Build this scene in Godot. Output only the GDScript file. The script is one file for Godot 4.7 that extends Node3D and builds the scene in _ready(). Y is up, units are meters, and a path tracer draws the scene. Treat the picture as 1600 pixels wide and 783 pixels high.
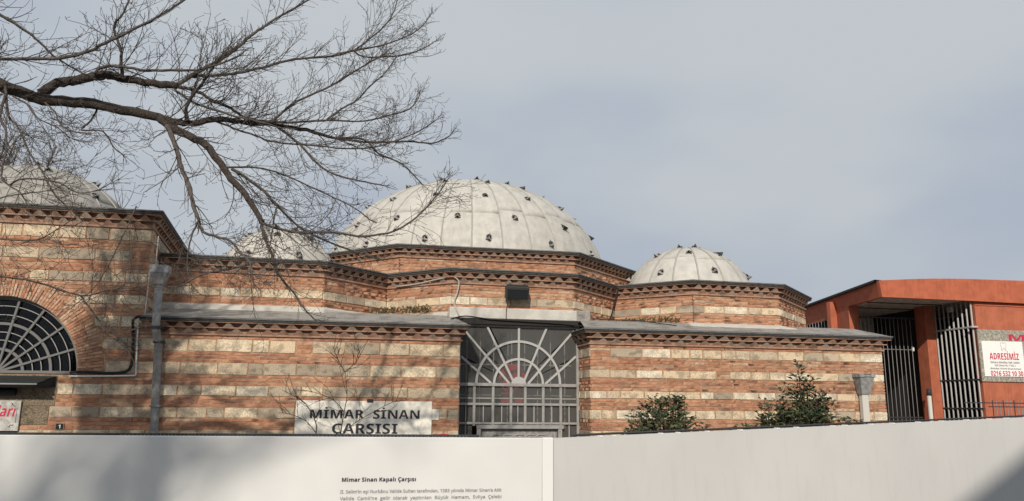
extends Node3D
# A domed stone-and-brick bathhouse seen over a white street hoarding, bare winter branches on the left.

var rng := RandomNumberGenerator.new()
var used := {}
var M := {}            # materials by name
var STONES := []       # stone materials
var BRICKS := []       # brick materials
var stone_meshes := []
var brick_meshes := []
var all_bricks := []   # [transform, mesh, material, parent, size shown]
var all_stones := []
var all_teeth := []
var tooth_mesh: ArrayMesh

# ---------------------------------------------------------------- naming
func numbered(n: String) -> String:
	if not used.has(n):
		used[n] = 0
		return n
	used[n] += 1
	return "%s_%03d" % [n, used[n]]

func tag(o: Node3D, label: String, category: String, group := "") -> void:
	o.set_meta("label", label)
	o.set_meta("category", category)
	if group != "":
		o.set_meta("group", group)

func thing(called: String, label: String, category: String, group := "") -> Node3D:
	var o := Node3D.new()
	o.name = numbered(called)
	add_child(o, true)
	tag(o, label, category, group)
	return o

func part(called: String, mesh: Mesh, mat: Material, parent: Node = null, xf := Transform3D.IDENTITY) -> MeshInstance3D:
	var o := MeshInstance3D.new()
	o.name = numbered(called)
	o.mesh = mesh
	if mat != null:
		o.material_override = mat
	o.transform = xf
	if parent == null:
		add_child(o, true)
	else:
		parent.add_child(o, true)
	return o

func struct(called: String, mesh: Mesh, mat: Material) -> MeshInstance3D:
	var o := part(called, mesh, mat)
	o.set_meta("kind", "structure")
	return o

# ---------------------------------------------------------------- meshing
func begin(flat := true) -> SurfaceTool:
	var st := SurfaceTool.new()
	st.begin(Mesh.PRIMITIVE_TRIANGLES)
	st.set_smooth_group(-1 if flat else 0)
	return st

func done(st: SurfaceTool) -> ArrayMesh:
	st.generate_normals()
	return st.commit()

func tri(st: SurfaceTool, a: Vector3, b: Vector3, c: Vector3) -> void:   # counter-clockwise from outside
	st.add_vertex(a); st.add_vertex(c); st.add_vertex(b)

func quad(st: SurfaceTool, a: Vector3, b: Vector3, c: Vector3, d: Vector3) -> void:
	tri(st, a, b, c); tri(st, a, c, d)

func box(st: SurfaceTool, lo: Vector3, hi: Vector3, xf := Transform3D.IDENTITY) -> void:
	var p := []
	for i in 8:
		p.append(xf * Vector3(hi.x if i & 1 else lo.x, hi.y if i & 2 else lo.y, hi.z if i & 4 else lo.z))
	quad(st, p[4], p[5], p[7], p[6]); quad(st, p[1], p[0], p[2], p[3])
	quad(st, p[5], p[1], p[3], p[7]); quad(st, p[0], p[4], p[6], p[2])
	quad(st, p[6], p[7], p[3], p[2]); quad(st, p[0], p[1], p[5], p[4])

func bbox(st: SurfaceTool, lo: Vector3, hi: Vector3, c := 0.01, xf := Transform3D.IDENTITY) -> void:   # box with chamfered edges
	c = minf(c, 0.45 * minf(hi.x - lo.x, minf(hi.y - lo.y, hi.z - lo.z)))
	var mid := (lo + hi) / 2
	var h := (hi - lo) / 2
	var at := func(sx, sy, sz, axis) -> Vector3:
		var v := Vector3(sx * (h.x - (0.0 if axis == 0 else c)), sy * (h.y - (0.0 if axis == 1 else c)), sz * (h.z - (0.0 if axis == 2 else c)))
		return xf * (mid + v)
	for s in [-1, 1]:
		var f := [at.call(s, -1, -1, 0), at.call(s, 1, -1, 0), at.call(s, 1, 1, 0), at.call(s, -1, 1, 0)]
		if s < 0: f.reverse()
		quad(st, f[0], f[1], f[2], f[3])
		f = [at.call(-1, s, -1, 1), at.call(-1, s, 1, 1), at.call(1, s, 1, 1), at.call(1, s, -1, 1)]
		if s < 0: f.reverse()
		quad(st, f[0], f[1], f[2], f[3])
		f = [at.call(-1, -1, s, 2), at.call(1, -1, s, 2), at.call(1, 1, s, 2), at.call(-1, 1, s, 2)]
		if s < 0: f.reverse()
		quad(st, f[0], f[1], f[2], f[3])
		for r in [-1, 1]:
			var e := [at.call(s, r, -1, 0), at.call(s, r, 1, 0), at.call(s, r, 1, 1), at.call(s, r, -1, 1)]
			if s * r < 0: e.reverse()
			quad(st, e[3], e[2], e[1], e[0])
			e = [at.call(s, -1, r, 0), at.call(s, 1, r, 0), at.call(s, 1, r, 2), at.call(s, -1, r, 2)]
			if s * r > 0: e.reverse()
			quad(st, e[3], e[2], e[1], e[0])
			e = [at.call(-1, s, r, 1), at.call(1, s, r, 1), at.call(1, s, r, 2), at.call(-1, s, r, 2)]
			if s * r < 0: e.reverse()
			quad(st, e[3], e[2], e[1], e[0])
			for q in [-1, 1]:
				var t := [at.call(s, r, q, 0), at.call(s, r, q, 1), at.call(s, r, q, 2)]
				if s * r * q < 0: t.reverse()
				tri(st, t[0], t[1], t[2])

func boxm(lo: Vector3, hi: Vector3, c := 0.01, xf := Transform3D.IDENTITY) -> ArrayMesh:
	var st := begin()
	bbox(st, lo, hi, c, xf)
	return done(st)

# tube through points with a radius at each; first and last closed
func tube(st: SurfaceTool, pts: Array, rad: Array, sides := 6, flatten := 1.0) -> void:
	var n := pts.size()
	var prev := Vector3.ZERO
	var rings := []
	for i in n:
		var t: Vector3 = (pts[mini(i + 1, n - 1)] - pts[maxi(i - 1, 0)])
		t = t.normalized() if t.length() > 1e-6 else Vector3.UP
		if i == 0:
			prev = t.cross(Vector3(0.31, 0.2, 0.93))
			if prev.length() < 0.05: prev = t.cross(Vector3.RIGHT)
		prev = (prev - t * prev.dot(t)).normalized()
		var b := t.cross(prev)
		var ring := []
		for k in sides:
			var a := TAU * k / sides
			ring.append(pts[i] + (prev * cos(a) + b * sin(a) * flatten) * rad[i])
		rings.append(ring)
	for i in n - 1:
		for k in sides:
			var k2 := (k + 1) % sides
			quad(st, rings[i][k], rings[i][k2], rings[i + 1][k2], rings[i + 1][k])
	for k in range(1, sides - 1):
		tri(st, rings[0][0], rings[0][k + 1], rings[0][k])
		tri(st, rings[n - 1][0], rings[n - 1][k], rings[n - 1][k + 1])

func tubem(pts: Array, r: float, sides := 6) -> ArrayMesh:
	var st := begin(false)
	var rad := []
	for p in pts: rad.append(r)
	tube(st, pts, rad, sides)
	return done(st)

func smooth(pts: Array, steps := 4) -> Array:    # Catmull-Rom
	var out := []
	var n := pts.size()
	for i in n - 1:
		var p0 = pts[maxi(i - 1, 0)]; var p1 = pts[i]; var p2 = pts[i + 1]; var p3 = pts[mini(i + 2, n - 1)]
		for s in steps:
			var t := float(s) / steps
			out.append(0.5 * ((2.0 * p1) + (p2 - p0) * t + (2.0 * p0 - 5.0 * p1 + 4.0 * p2 - p3) * t * t + (3.0 * p1 - p0 - 3.0 * p2 + p3) * t * t * t))
	out.append(pts[n - 1])
	return out

# a flat polygon in a plane (o + u x + v y), thickened along w
func prism(st: SurfaceTool, poly: PackedVector2Array, o: Vector3, u: Vector3, v: Vector3, w: Vector3) -> void:
	if Geometry2D.is_polygon_clockwise(poly):
		poly = poly.duplicate()
		poly.reverse()
	var ix := Geometry2D.triangulate_polygon(poly)
	var P := []
	for p in poly: P.append(o + u * p.x + v * p.y)
	for i in range(0, ix.size(), 3):
		var a := poly[ix[i]]; var b := poly[ix[i + 1]]; var c := poly[ix[i + 2]]
		var t := [P[ix[i]], P[ix[i + 1]], P[ix[i + 2]]]
		if (b - a).cross(c - a) < 0: t.reverse()
		tri(st, t[0] + w, t[1] + w, t[2] + w)
		tri(st, t[0], t[2], t[1])
	var n := P.size()
	for i in n:
		var j := (i + 1) % n
		quad(st, P[i], P[j], P[j] + w, P[i] + w)

# ---------------------------------------------------------------- materials
func ntex(seed_: int, freq: float, octaves: int, lo: float, hi: float, type := FastNoiseLite.TYPE_SIMPLEX_SMOOTH, c0 := 0.3, c1 := 0.7, size := 512) -> NoiseTexture2D:
	var n := FastNoiseLite.new()
	n.seed = seed_; n.noise_type = type; n.frequency = freq
	n.fractal_type = FastNoiseLite.FRACTAL_FBM if octaves > 1 else FastNoiseLite.FRACTAL_NONE
	n.fractal_octaves = octaves
	var t := NoiseTexture2D.new()
	t.width = size; t.height = size; t.seamless = true; t.noise = n; t.normalize = true
	var g := Gradient.new()
	g.offsets = PackedFloat32Array([c0, c1])
	g.colors = PackedColorArray([Color(lo, lo, lo).linear_to_srgb(), Color(hi, hi, hi).linear_to_srgb()])
	t.color_ramp = g
	return t

func lin(r: float, g: float, b: float) -> Color:
	return Color(r, g, b).linear_to_srgb()

func mat(called: String, c: Color, rough := 0.85, tex: Texture2D = null, scale := Vector3.ONE, detail: Texture2D = null, dscale := Vector3.ONE, bump: Texture2D = null, bcm := 0.3, metal := 0.0) -> StandardMaterial3D:
	var m := StandardMaterial3D.new()
	m.resource_name = called
	m.albedo_color = c
	m.roughness = rough
	m.metallic = metal
	m.metallic_specular = 0.35
	if tex:
		m.albedo_texture = tex
	m.uv1_triplanar = true; m.uv1_world_triplanar = true; m.uv1_scale = scale
	if detail:
		m.detail_enabled = true
		m.detail_albedo = detail
		m.detail_blend_mode = BaseMaterial3D.BLEND_MODE_MUL
		m.detail_uv_layer = BaseMaterial3D.DETAIL_UV_2
		m.uv2_triplanar = true; m.uv2_world_triplanar = true; m.uv2_scale = dscale
	if bump:
		m.heightmap_enabled = true
		m.heightmap_texture = bump
		m.heightmap_scale = bcm
	M[called] = m
	return m

func make_materials() -> void:
	var grain := ntex(11, 0.03, 5, 0.70, 1.0)
	var blotch := ntex(13, 0.012, 4, 0.66, 1.0)
	var stain := ntex(14, 0.010, 5, 0.62, 1.0, FastNoiseLite.TYPE_SIMPLEX_SMOOTH, 0.22, 0.50)
	var soft := ntex(15, 0.008, 3, 0.85, 1.0)
	var relief := ntex(16, 0.035, 5, 0.0, 1.0)
	var fine := ntex(17, 0.05, 3, 0.8, 1.0)
	var streak := ntex(18, 0.012, 4, 0.87, 1.0)
	var stain2 := ntex(19, 0.010, 4, 0.89, 1.0, FastNoiseLite.TYPE_SIMPLEX_SMOOTH, 0.22, 0.42)
	var stone_cols := [[0.81, 0.675, 0.49], [0.75, 0.60, 0.42], [0.87, 0.76, 0.59], [0.62, 0.50, 0.36], [0.50, 0.415, 0.31], [0.78, 0.62, 0.43], [0.42, 0.345, 0.26]]
	for i in stone_cols.size():
		var c = stone_cols[i]
		STONES.append(mat("stone_%d" % i, lin(c[0], c[1], c[2]), 0.92, grain, Vector3(1.1, 1.1, 1.1) * (0.8 + 0.15 * i), stain if i > 2 else blotch, Vector3(0.33, 0.45, 0.33) * (1.0 + 0.13 * i), relief, 0.35))
	var brick_cols := [[0.62, 0.305, 0.185], [0.66, 0.35, 0.215], [0.56, 0.265, 0.16], [0.69, 0.40, 0.26], [0.47, 0.245, 0.165], [0.72, 0.50, 0.35]]
	for i in brick_cols.size():
		var c = brick_cols[i]
		BRICKS.append(mat("brick_%d" % i, lin(c[0], c[1], c[2]), 0.92, grain, Vector3(1.7, 3.5, 1.7) * (0.9 + 0.12 * i), blotch, Vector3(0.5, 0.8, 0.5) * (1.0 + 0.17 * i), relief, 0.25))
	mat("mortar", lin(0.60, 0.385, 0.25), 0.95, grain, Vector3(1.6, 5.0, 1.6), blotch, Vector3(0.4, 0.7, 0.4), relief, 0.3)
	mat("tooth", lin(0.43, 0.265, 0.19), 0.92, grain, Vector3(2.4, 2.4, 2.4), stain, Vector3(0.5, 0.6, 0.5), relief, 0.3)
	mat("tooth_pale", lin(0.47, 0.355, 0.27), 0.92, grain, Vector3(2.7, 2.7, 2.7), stain, Vector3(0.6, 0.6, 0.6), relief, 0.3)
	mat("lead", lin(0.545, 0.525, 0.48), 0.62, soft, Vector3(0.5, 0.5, 0.5), streak, Vector3(0.6, 0.28, 0.6), relief, 0.15)
	mat("lead_b", lin(0.525, 0.505, 0.46), 0.62, soft, Vector3(0.7, 0.7, 0.7), streak, Vector3(0.8, 0.33, 0.8), relief, 0.15)
	mat("lead_c", lin(0.56, 0.54, 0.495), 0.62, soft, Vector3(0.4, 0.6, 0.4), streak, Vector3(0.5, 0.4, 0.5), relief, 0.15)
	mat("lead_darker", lin(0.36, 0.345, 0.315), 0.62, soft, Vector3(0.4, 0.6, 0.4), stain, Vector3(0.4, 0.3, 0.4), relief, 0.15)  # a darker lead for the dome on the left block
	mat("lead_seam", lin(0.42, 0.405, 0.37), 0.6, grain, Vector3(2, 2, 2))
	mat("lead_dark", lin(0.075, 0.073, 0.072), 0.7, grain, Vector3(1.5, 1.5, 1.5), blotch, Vector3(0.7, 0.7, 0.7), relief, 0.6)
	mat("lead_roof", lin(0.37, 0.35, 0.32), 0.7, grain, Vector3(1.2, 1.2, 1.2), stain, Vector3(0.35, 0.6, 0.35), relief, 0.8)
	mat("lead_edge", lin(0.17, 0.165, 0.16), 0.7, grain, Vector3(1.5, 1.5, 1.5), stain, Vector3(0.5, 0.7, 0.5))
	mat("hood", lin(0.36, 0.35, 0.335), 0.65, grain, Vector3(3, 3, 3))
	mat("bull_glass", lin(0.02, 0.022, 0.025), 0.25)
	mat("plaster", lin(0.66, 0.635, 0.58), 0.9, fine, Vector3(1.5, 1.5, 1.5), soft, Vector3(0.5, 0.5, 0.5), relief, 0.4)
	mat("old_plaster", lin(0.27, 0.215, 0.15), 0.95, grain, Vector3(1.2, 1.2, 1.2), stain, Vector3(0.9, 0.9, 0.9), relief, 1.2)
	mat("gate_paint", lin(0.36, 0.355, 0.345), 0.55, fine, Vector3(3, 3, 3), soft, Vector3(1, 1, 1))
	mat("gate_white", lin(0.46, 0.455, 0.445), 0.6, fine, Vector3(3, 3, 3))
	mat("inner_bar", lin(0.50, 0.50, 0.49), 0.6)
	mat("fan_iron", lin(0.17, 0.17, 0.168), 0.6, fine, Vector3(3, 3, 3))
	mat("passage_iron_shaded", lin(0.20, 0.20, 0.20), 0.5)  # bars coloured dark, as if lost in the shaded passage
	mat("dark_room", lin(0.035, 0.033, 0.032), 0.95)  # near-black colour stands in for the dark of unlit interiors
	mat("dark_wood", lin(0.035, 0.032, 0.03), 0.85, grain, Vector3(2, 2, 2))
	mat("red_disc", lin(0.55, 0.03, 0.035), 0.6)
	mat("marble", lin(0.86, 0.82, 0.73), 0.6, soft, Vector3(1.5, 1.5, 1.5))
	mat("letter", lin(0.045, 0.045, 0.05), 0.7)
	mat("zinc", lin(0.36, 0.36, 0.36), 0.6, grain, Vector3(2.5, 1.2, 2.5), blotch, Vector3(1.2, 0.9, 1.2))
	mat("pipe_pale", lin(0.62, 0.60, 0.55), 0.65, fine, Vector3(2, 2, 2))
	mat("black", lin(0.02, 0.02, 0.021), 0.6)
	mat("cable_grey", lin(0.42, 0.40, 0.37), 0.7)
	mat("white_pvc", lin(0.70, 0.69, 0.66), 0.5)
	mat("lamp_body", lin(0.05, 0.048, 0.045), 0.5, grain, Vector3(4, 4, 4))
	mat("hoarding_white", lin(0.665, 0.665, 0.655), 0.75, ntex(31, 0.006, 3, 0.95, 1.0), Vector3(0.35, 0.35, 0.35))
	mat("hoarding_grey", lin(0.565, 0.56, 0.55), 0.8, ntex(32, 0.006, 3, 0.95, 1.0), Vector3(0.2, 0.2, 0.2), ntex(36, 0.02, 4, 0.965, 1.0, FastNoiseLite.TYPE_SIMPLEX_SMOOTH, 0.2, 0.4), Vector3(0.8, 0.15, 0.8))
	mat("hoarding_edge", lin(0.70, 0.70, 0.685), 0.7)
	mat("navy", lin(0.015, 0.02, 0.035), 0.7)
	mat("print_grey", lin(0.21, 0.21, 0.22), 0.7)
	mat("iron", lin(0.045, 0.045, 0.05), 0.6, grain, Vector3(3, 3, 3))
	mat("galv", lin(0.50, 0.51, 0.51), 0.42, fine, Vector3(4, 4, 4), blotch, Vector3(1.5, 1.5, 1.5), null, 0.3, 0.55)
	mat("bar_silver", lin(0.50, 0.50, 0.49), 0.5, grain, Vector3(5, 1.0, 5))
	mat("red_wall", lin(0.45, 0.14, 0.078), 0.9, ntex(33, 0.01, 4, 0.86, 1.0), Vector3(0.4, 0.4, 0.4), stain2, Vector3(1.1, 0.16, 1.1))
	mat("red_band", lin(0.46, 0.13, 0.07), 0.85, ntex(34, 0.01, 4, 0.86, 1.0), Vector3(0.3, 0.5, 0.3), stain2, Vector3(0.8, 0.2, 0.8))
	mat("soffit", lin(0.62, 0.56, 0.50), 0.9, soft, Vector3(1, 1, 1), blotch, Vector3(0.5, 0.5, 0.5))
	mat("bitumen", lin(0.05, 0.05, 0.052), 0.85, grain, Vector3(1, 1, 1))
	mat("sign_white", lin(0.80, 0.79, 0.77), 0.5)
	mat("sign_shaded", lin(0.52, 0.51, 0.48), 0.6, blotch, Vector3(0.8, 0.8, 0.8))  # white board with shade worked into its colour
	mat("sign_red", lin(0.50, 0.03, 0.07), 0.6)
	mat("sign_old", lin(0.50, 0.47, 0.40), 0.8, blotch, Vector3(2, 2, 2), ntex(35, 0.02, 3, 0.6, 1.0, FastNoiseLite.TYPE_CELLULAR), Vector3(1, 1, 1))
	mat("awning", lin(0.030, 0.034, 0.034), 0.6, grain, Vector3(1, 1, 1))
	mat("bark", lin(0.105, 0.085, 0.073), 0.95, grain, Vector3(3, 1.5, 3), blotch, Vector3(1.3, 1.3, 1.3), relief, 1.5)
	mat("bark_pale", lin(0.165, 0.14, 0.122), 0.95, grain, Vector3(4, 2, 4), blotch, Vector3(1.6, 1.6, 1.6), relief, 1.0)
	mat("twig", lin(0.095, 0.080, 0.071), 0.9)
	mat("far_bark", lin(0.13, 0.105, 0.09), 0.95)
	mat("sapling", lin(0.075, 0.058, 0.044), 0.9)
	mat("moss", lin(0.085, 0.075, 0.035), 0.95)
	mat("straw", lin(0.20, 0.16, 0.10), 0.95)
	for i in 4:
		var lf := mat("leaf_%d" % i, [lin(0.032, 0.047, 0.022), lin(0.052, 0.068, 0.030), lin(0.020, 0.032, 0.016), lin(0.10, 0.105, 0.05)][i], 0.42)
		lf.backlight_enabled = true
		lf.backlight = Color(0.12, 0.16, 0.05)
	mat("asphalt", lin(0.055, 0.055, 0.057), 0.95, grain, Vector3(2, 2, 2), blotch, Vector3(0.2, 0.2, 0.2), relief, 0.4)
	mat("paving", lin(0.28, 0.27, 0.25), 0.9, grain, Vector3(1, 1, 1), blotch, Vector3(0.3, 0.3, 0.3))
	mat("render_house", lin(0.55, 0.50, 0.42), 0.9, soft, Vector3(0.5, 0.5, 0.5))
	mat("roof_tile", lin(0.28, 0.10, 0.06), 0.9, grain, Vector3(1, 1, 1))
	mat("kerb", lin(0.35, 0.34, 0.32), 0.9, grain, Vector3(1, 1, 1))
	var g := StandardMaterial3D.new()      # window pane: a clear sheet
	g.resource_name = "pane"; g.albedo_color = Color(0.05, 0.05, 0.05, 0.10); g.roughness = 0.05
	g.transparency = BaseMaterial3D.TRANSPARENCY_ALPHA; g.metallic_specular = 0.3
	M["pane"] = g
	var gd := g.duplicate()
	gd.resource_name = "pane_grey"; gd.albedo_color = Color(0.45, 0.45, 0.44, 0.30); gd.roughness = 0.12  # greyer, less clear sheet for the gate
	M["pane_grey"] = gd

# ---------------------------------------------------------------- masonry
# unit block: x -0.5..0.5, y -0.5..0.5, face at z = 0, back at z = -1; uneven face and worn edges
func block_mesh(seed_: int, nx: int, ny: int, inset_x: float, inset_y: float, rough: float, wob: float) -> ArrayMesh:
	var r := RandomNumberGenerator.new()
	r.seed = seed_
	var st := begin(false)
	var F := []
	for j in ny + 1:
		var row := []
		for i in nx + 1:
			var x := lerpf(-0.5 + inset_x, 0.5 - inset_x, float(i) / nx)
			var y := lerpf(-0.5 + inset_y, 0.5 - inset_y, float(j) / ny)
			row.append(Vector3(x + r.randf_range(-wob, wob) * 0.4, y + r.randf_range(-wob, wob) * (1.0 if j == 0 or j == ny else 0.3), r.randf_range(-rough, rough * 0.3)))
		F.append(row)
	for j in ny:
		for i in nx:
			quad(st, F[j][i], F[j][i + 1], F[j + 1][i + 1], F[j + 1][i])
	var rim := []
	var inn := []
	for i in nx: inn.append(F[0][i])
	for j in ny: inn.append(F[j][nx])
	for i in nx: inn.append(F[ny][nx - i])
	for j in ny: inn.append(F[ny - j][0])
	for v in inn:
		var o := Vector3(v.x * 0.5 / (0.5 - inset_x), v.y * 0.5 / (0.5 - inset_y), -0.3 + r.randf_range(-0.1, 0.05))
		rim.append(Vector3(clampf(o.x, -0.52, 0.52), clampf(o.y, -0.56, 0.56), o.z))
	var n := inn.size()
	st.set_smooth_group(-1)
	for i in n:
		var j := (i + 1) % n
		quad(st, rim[i], rim[j], inn[j], inn[i])
		quad(st, Vector3(rim[i].x, rim[i].y, -1), Vector3(rim[j].x, rim[j].y, -1), rim[j], rim[i])
	return done(st)

func make_blocks() -> void:
	for i in 7: stone_meshes.append(block_mesh(100 + i, 4, 2, 0.016, 0.035, 0.10, 0.012))
	for i in 7: brick_meshes.append(block_mesh(200 + i, 5, 1, 0.008, 0.04, 0.06, 0.05))
	var st := begin()      # cornice tooth: wide at its foot, its point standing out at the top
	var A := Vector3(-0.5, 0, 0); var B := Vector3(0.5, 0, 0); var P := Vector3(0, 1, 1); var Q := Vector3(0, 1, -1.5)
	var A2 := Vector3(-0.5, 0, -1.5); var B2 := Vector3(0.5, 0, -1.5); var Pl := Vector3(-0.09, 1, 0.92); var Pr := Vector3(0.09, 1, 0.92)
	quad(st, A, B, Pr, Pl)
	quad(st, A2, A, Pl, Q); quad(st, B, B2, Q, Pr)
	tri(st, Pl, Pr, Q); tri(st, A2, Q, B2); quad(st, A2, B2, B, A)
	tooth_mesh = done(st)

func pick(list: Array, weights: Array):
	var sum := 0.0
	for w in weights: sum += w
	var x := rng.randf() * sum
	for i in weights.size():
		x -= weights[i]
		if x <= 0: return list[i]
	return list[0]

# one row of blocks on a wall face; spans are [from, to] pairs along the wall
func row(parent: Node, p0: Vector3, ux: Vector3, spans: Array, y0: float, y1: float, stone: bool, dull := 0.0, lead := 0.0) -> void:  # dull favours darker blocks, for dirt and for shade put into the colour
	var nn := ux.cross(Vector3.UP)
	for sp in spans:
		var u: float = sp[0]
		var first := true
		while u < sp[1] - 0.03:
			var w := rng.randf_range(0.36, 0.92) if stone else rng.randf_range(0.30, 0.85)
			if first and stone: w = rng.randf_range(0.25, 0.6)
			first = false
			if sp[1] - u - w < (0.25 if stone else 0.16): w = sp[1] - u
			if w > (1.0 if stone else 0.95): w *= 0.5
			var gap := rng.randf_range(0.018, 0.036) if stone else rng.randf_range(0.006, 0.016)
			var ya := y0 + (rng.randf_range(0.0, 0.012) if stone else rng.randf_range(-0.004, 0.008))
			var yb := y1 - (rng.randf_range(0.0, 0.012) if stone else rng.randf_range(-0.004, 0.010))
			var d := rng.randf_range(0.006, 0.022) if stone else rng.randf_range(-0.002, 0.007)
			if not stone and rng.randf() < 0.035: d -= 0.035
			var depth := 0.07 if stone else 0.06
			var c := p0 + ux * (u + w / 2) + Vector3.UP * ((ya + yb) / 2) + nn * d
			var tilt := rng.randf_range(-0.006, 0.006) if stone else rng.randf_range(-0.004, 0.004)
			var b := Basis(ux * (w - gap), Vector3.UP * (yb - ya), nn * depth)
			b = Basis(nn, tilt) * b
			var xf := Transform3D(b, c)
			var area := w * (y1 - y0) / (Vector3(0, 1.6, 20) - c).length_squared()
			if stone and rng.randf() < 0.05 and w < 0.6:      # an old repair: flat bricks in place of the stone
				for q in 3:
					var hh := (yb - ya) / 3.0
					var cc := p0 + ux * (u + w / 2) + Vector3.UP * (ya + hh * (q + 0.5)) + nn * rng.randf_range(-0.002, 0.006)
					all_bricks.append([Transform3D(Basis(ux * (w - gap), Vector3.UP * (hh - 0.014), nn * 0.06), cc), brick_meshes[rng.randi() % 7], pick(BRICKS, [4, 3, 2, 3, 2, 2]), parent, area / 3.0])
			elif stone:
				var m = pick(STONES, [4.0 - 2.4 * dull, 3.5, 4.0 - 3.5 * dull, 2.6 + 2.0 * dull, 2.0 + 2.5 * dull, 3.0, 0.7 + 2.5 * dull])
				all_stones.append([xf, stone_meshes[rng.randi() % 7], m, parent, area])
			else:
				var m = pick(BRICKS, [5, 4, 3, 2.2 - dull, 1.2 + 2 * dull, 0.9 - 0.6 * dull])
				all_bricks.append([xf, brick_meshes[rng.randi() % 7], m, parent, area])
			u += w

func cut(spans: Array, a: float, b: float) -> Array:
	var out := []
	for s in spans:
		if b <= s[0] or a >= s[1]:
			out.append(s)
			continue
		if a > s[0] + 0.02: out.append([s[0], a])
		if b < s[1] - 0.02: out.append([b, s[1]])
	return out

# brick courses filling a band between two heights
func band(parent: Node, p0: Vector3, ux: Vector3, spans: Array, y0: float, y1: float, dull := 0.0) -> void:
	var n := maxi(1, roundi((y1 - y0) / 0.088))
	var h := (y1 - y0) / n
	for k in n:
		row(parent, p0, ux, spans, y0 + k * h + 0.008, y0 + (k + 1) * h - 0.008, false, dull)

# stone rows (from the top down, [top, bottom]) with brick bands between and above
func courses(parent: Node, p0: Vector3, ux: Vector3, length: float, ytop: float, rows: Array, ybot: float, dull := 0.0, holes = null) -> void:
	var last := ytop
	for r in rows:
		var sp := [[0.0, length]]
		if last - r[0] > 0.05:
			var n := maxi(1, roundi((last - r[0]) / 0.088))
			var h: float = (last - r[0]) / n
			for k in n:
				var s2 := [[0.0, length]]
				if holes != null: s2 = holes.call(s2, r[0] + k * h, r[0] + (k + 1) * h)
				row(parent, p0, ux, s2, r[0] + k * h + 0.008, r[0] + (k + 1) * h - 0.008, false, dull)
		if holes != null: sp = holes.call(sp, r[1], r[0])
		row(parent, p0, ux, sp, r[1], r[0], true, dull)
		last = r[1]
	if last - ybot > 0.05:
		var n := maxi(1, roundi((last - ybot) / 0.088))
		var h: float = (last - ybot) / n
		for k in n:
			var s2 := [[0.0, length]]
			if holes != null: s2 = holes.call(s2, ybot + k * h, ybot + (k + 1) * h)
			row(parent, p0, ux, s2, ybot + k * h + 0.008, ybot + (k + 1) * h - 0.008, false, dull)

# plan polyline offset outward (left to right as seen from the front), mitred
func offset(poly: Array, off: float) -> Array:
	var out := []
	var n := poly.size()
	for i in n:
		var d0: Vector2 = (poly[i] - poly[i - 1]).normalized() if i > 0 else Vector2.ZERO
		var d1: Vector2 = (poly[i + 1] - poly[i]).normalized() if i < n - 1 else Vector2.ZERO
		var n0 := Vector2(-d0.y, d0.x)
		var n1 := Vector2(-d1.y, d1.x)
		if i == 0: out.append(poly[i] + n1 * off)
		elif i == n - 1: out.append(poly[i] + n0 * off)
		else: out.append(poly[i] + (n0 + n1) / (1.0 + n0.dot(n1)) * off)
	return out

# strip along the polyline between two offsets and two heights (height may lean with x)
func strip(st: SurfaceTool, poly: Array, off0: float, off1: float, y0: float, y1: float, lean := 0.0, lift := 0.0) -> void:
	var a := offset(poly, off0)
	var b := offset(poly, off1)
	for i in poly.size() - 1:
		var P := []
		for q in [[a[i], 0], [a[i + 1], 0], [b[i + 1], 1], [b[i], 1]]:
			P.append(Vector3(q[0].x, y0 + q[0].x * lean, q[0].y))
		var T := []
		for k in 4: T.append(P[k] + Vector3.UP * (y1 - y0 + (lift if k < 2 else 0.0)))
		quad(st, P[3], P[2], T[2], T[3])
		quad(st, T[3], T[2], T[1], T[0])
		quad(st, P[0], P[1], P[2], P[3])
		quad(st, P[1], P[0], T[0], T[1])
		if i == 0: quad(st, P[0], P[3], T[3], T[0])
		if i == poly.size() - 2: quad(st, P[2], P[1], T[1], T[2])

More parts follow.
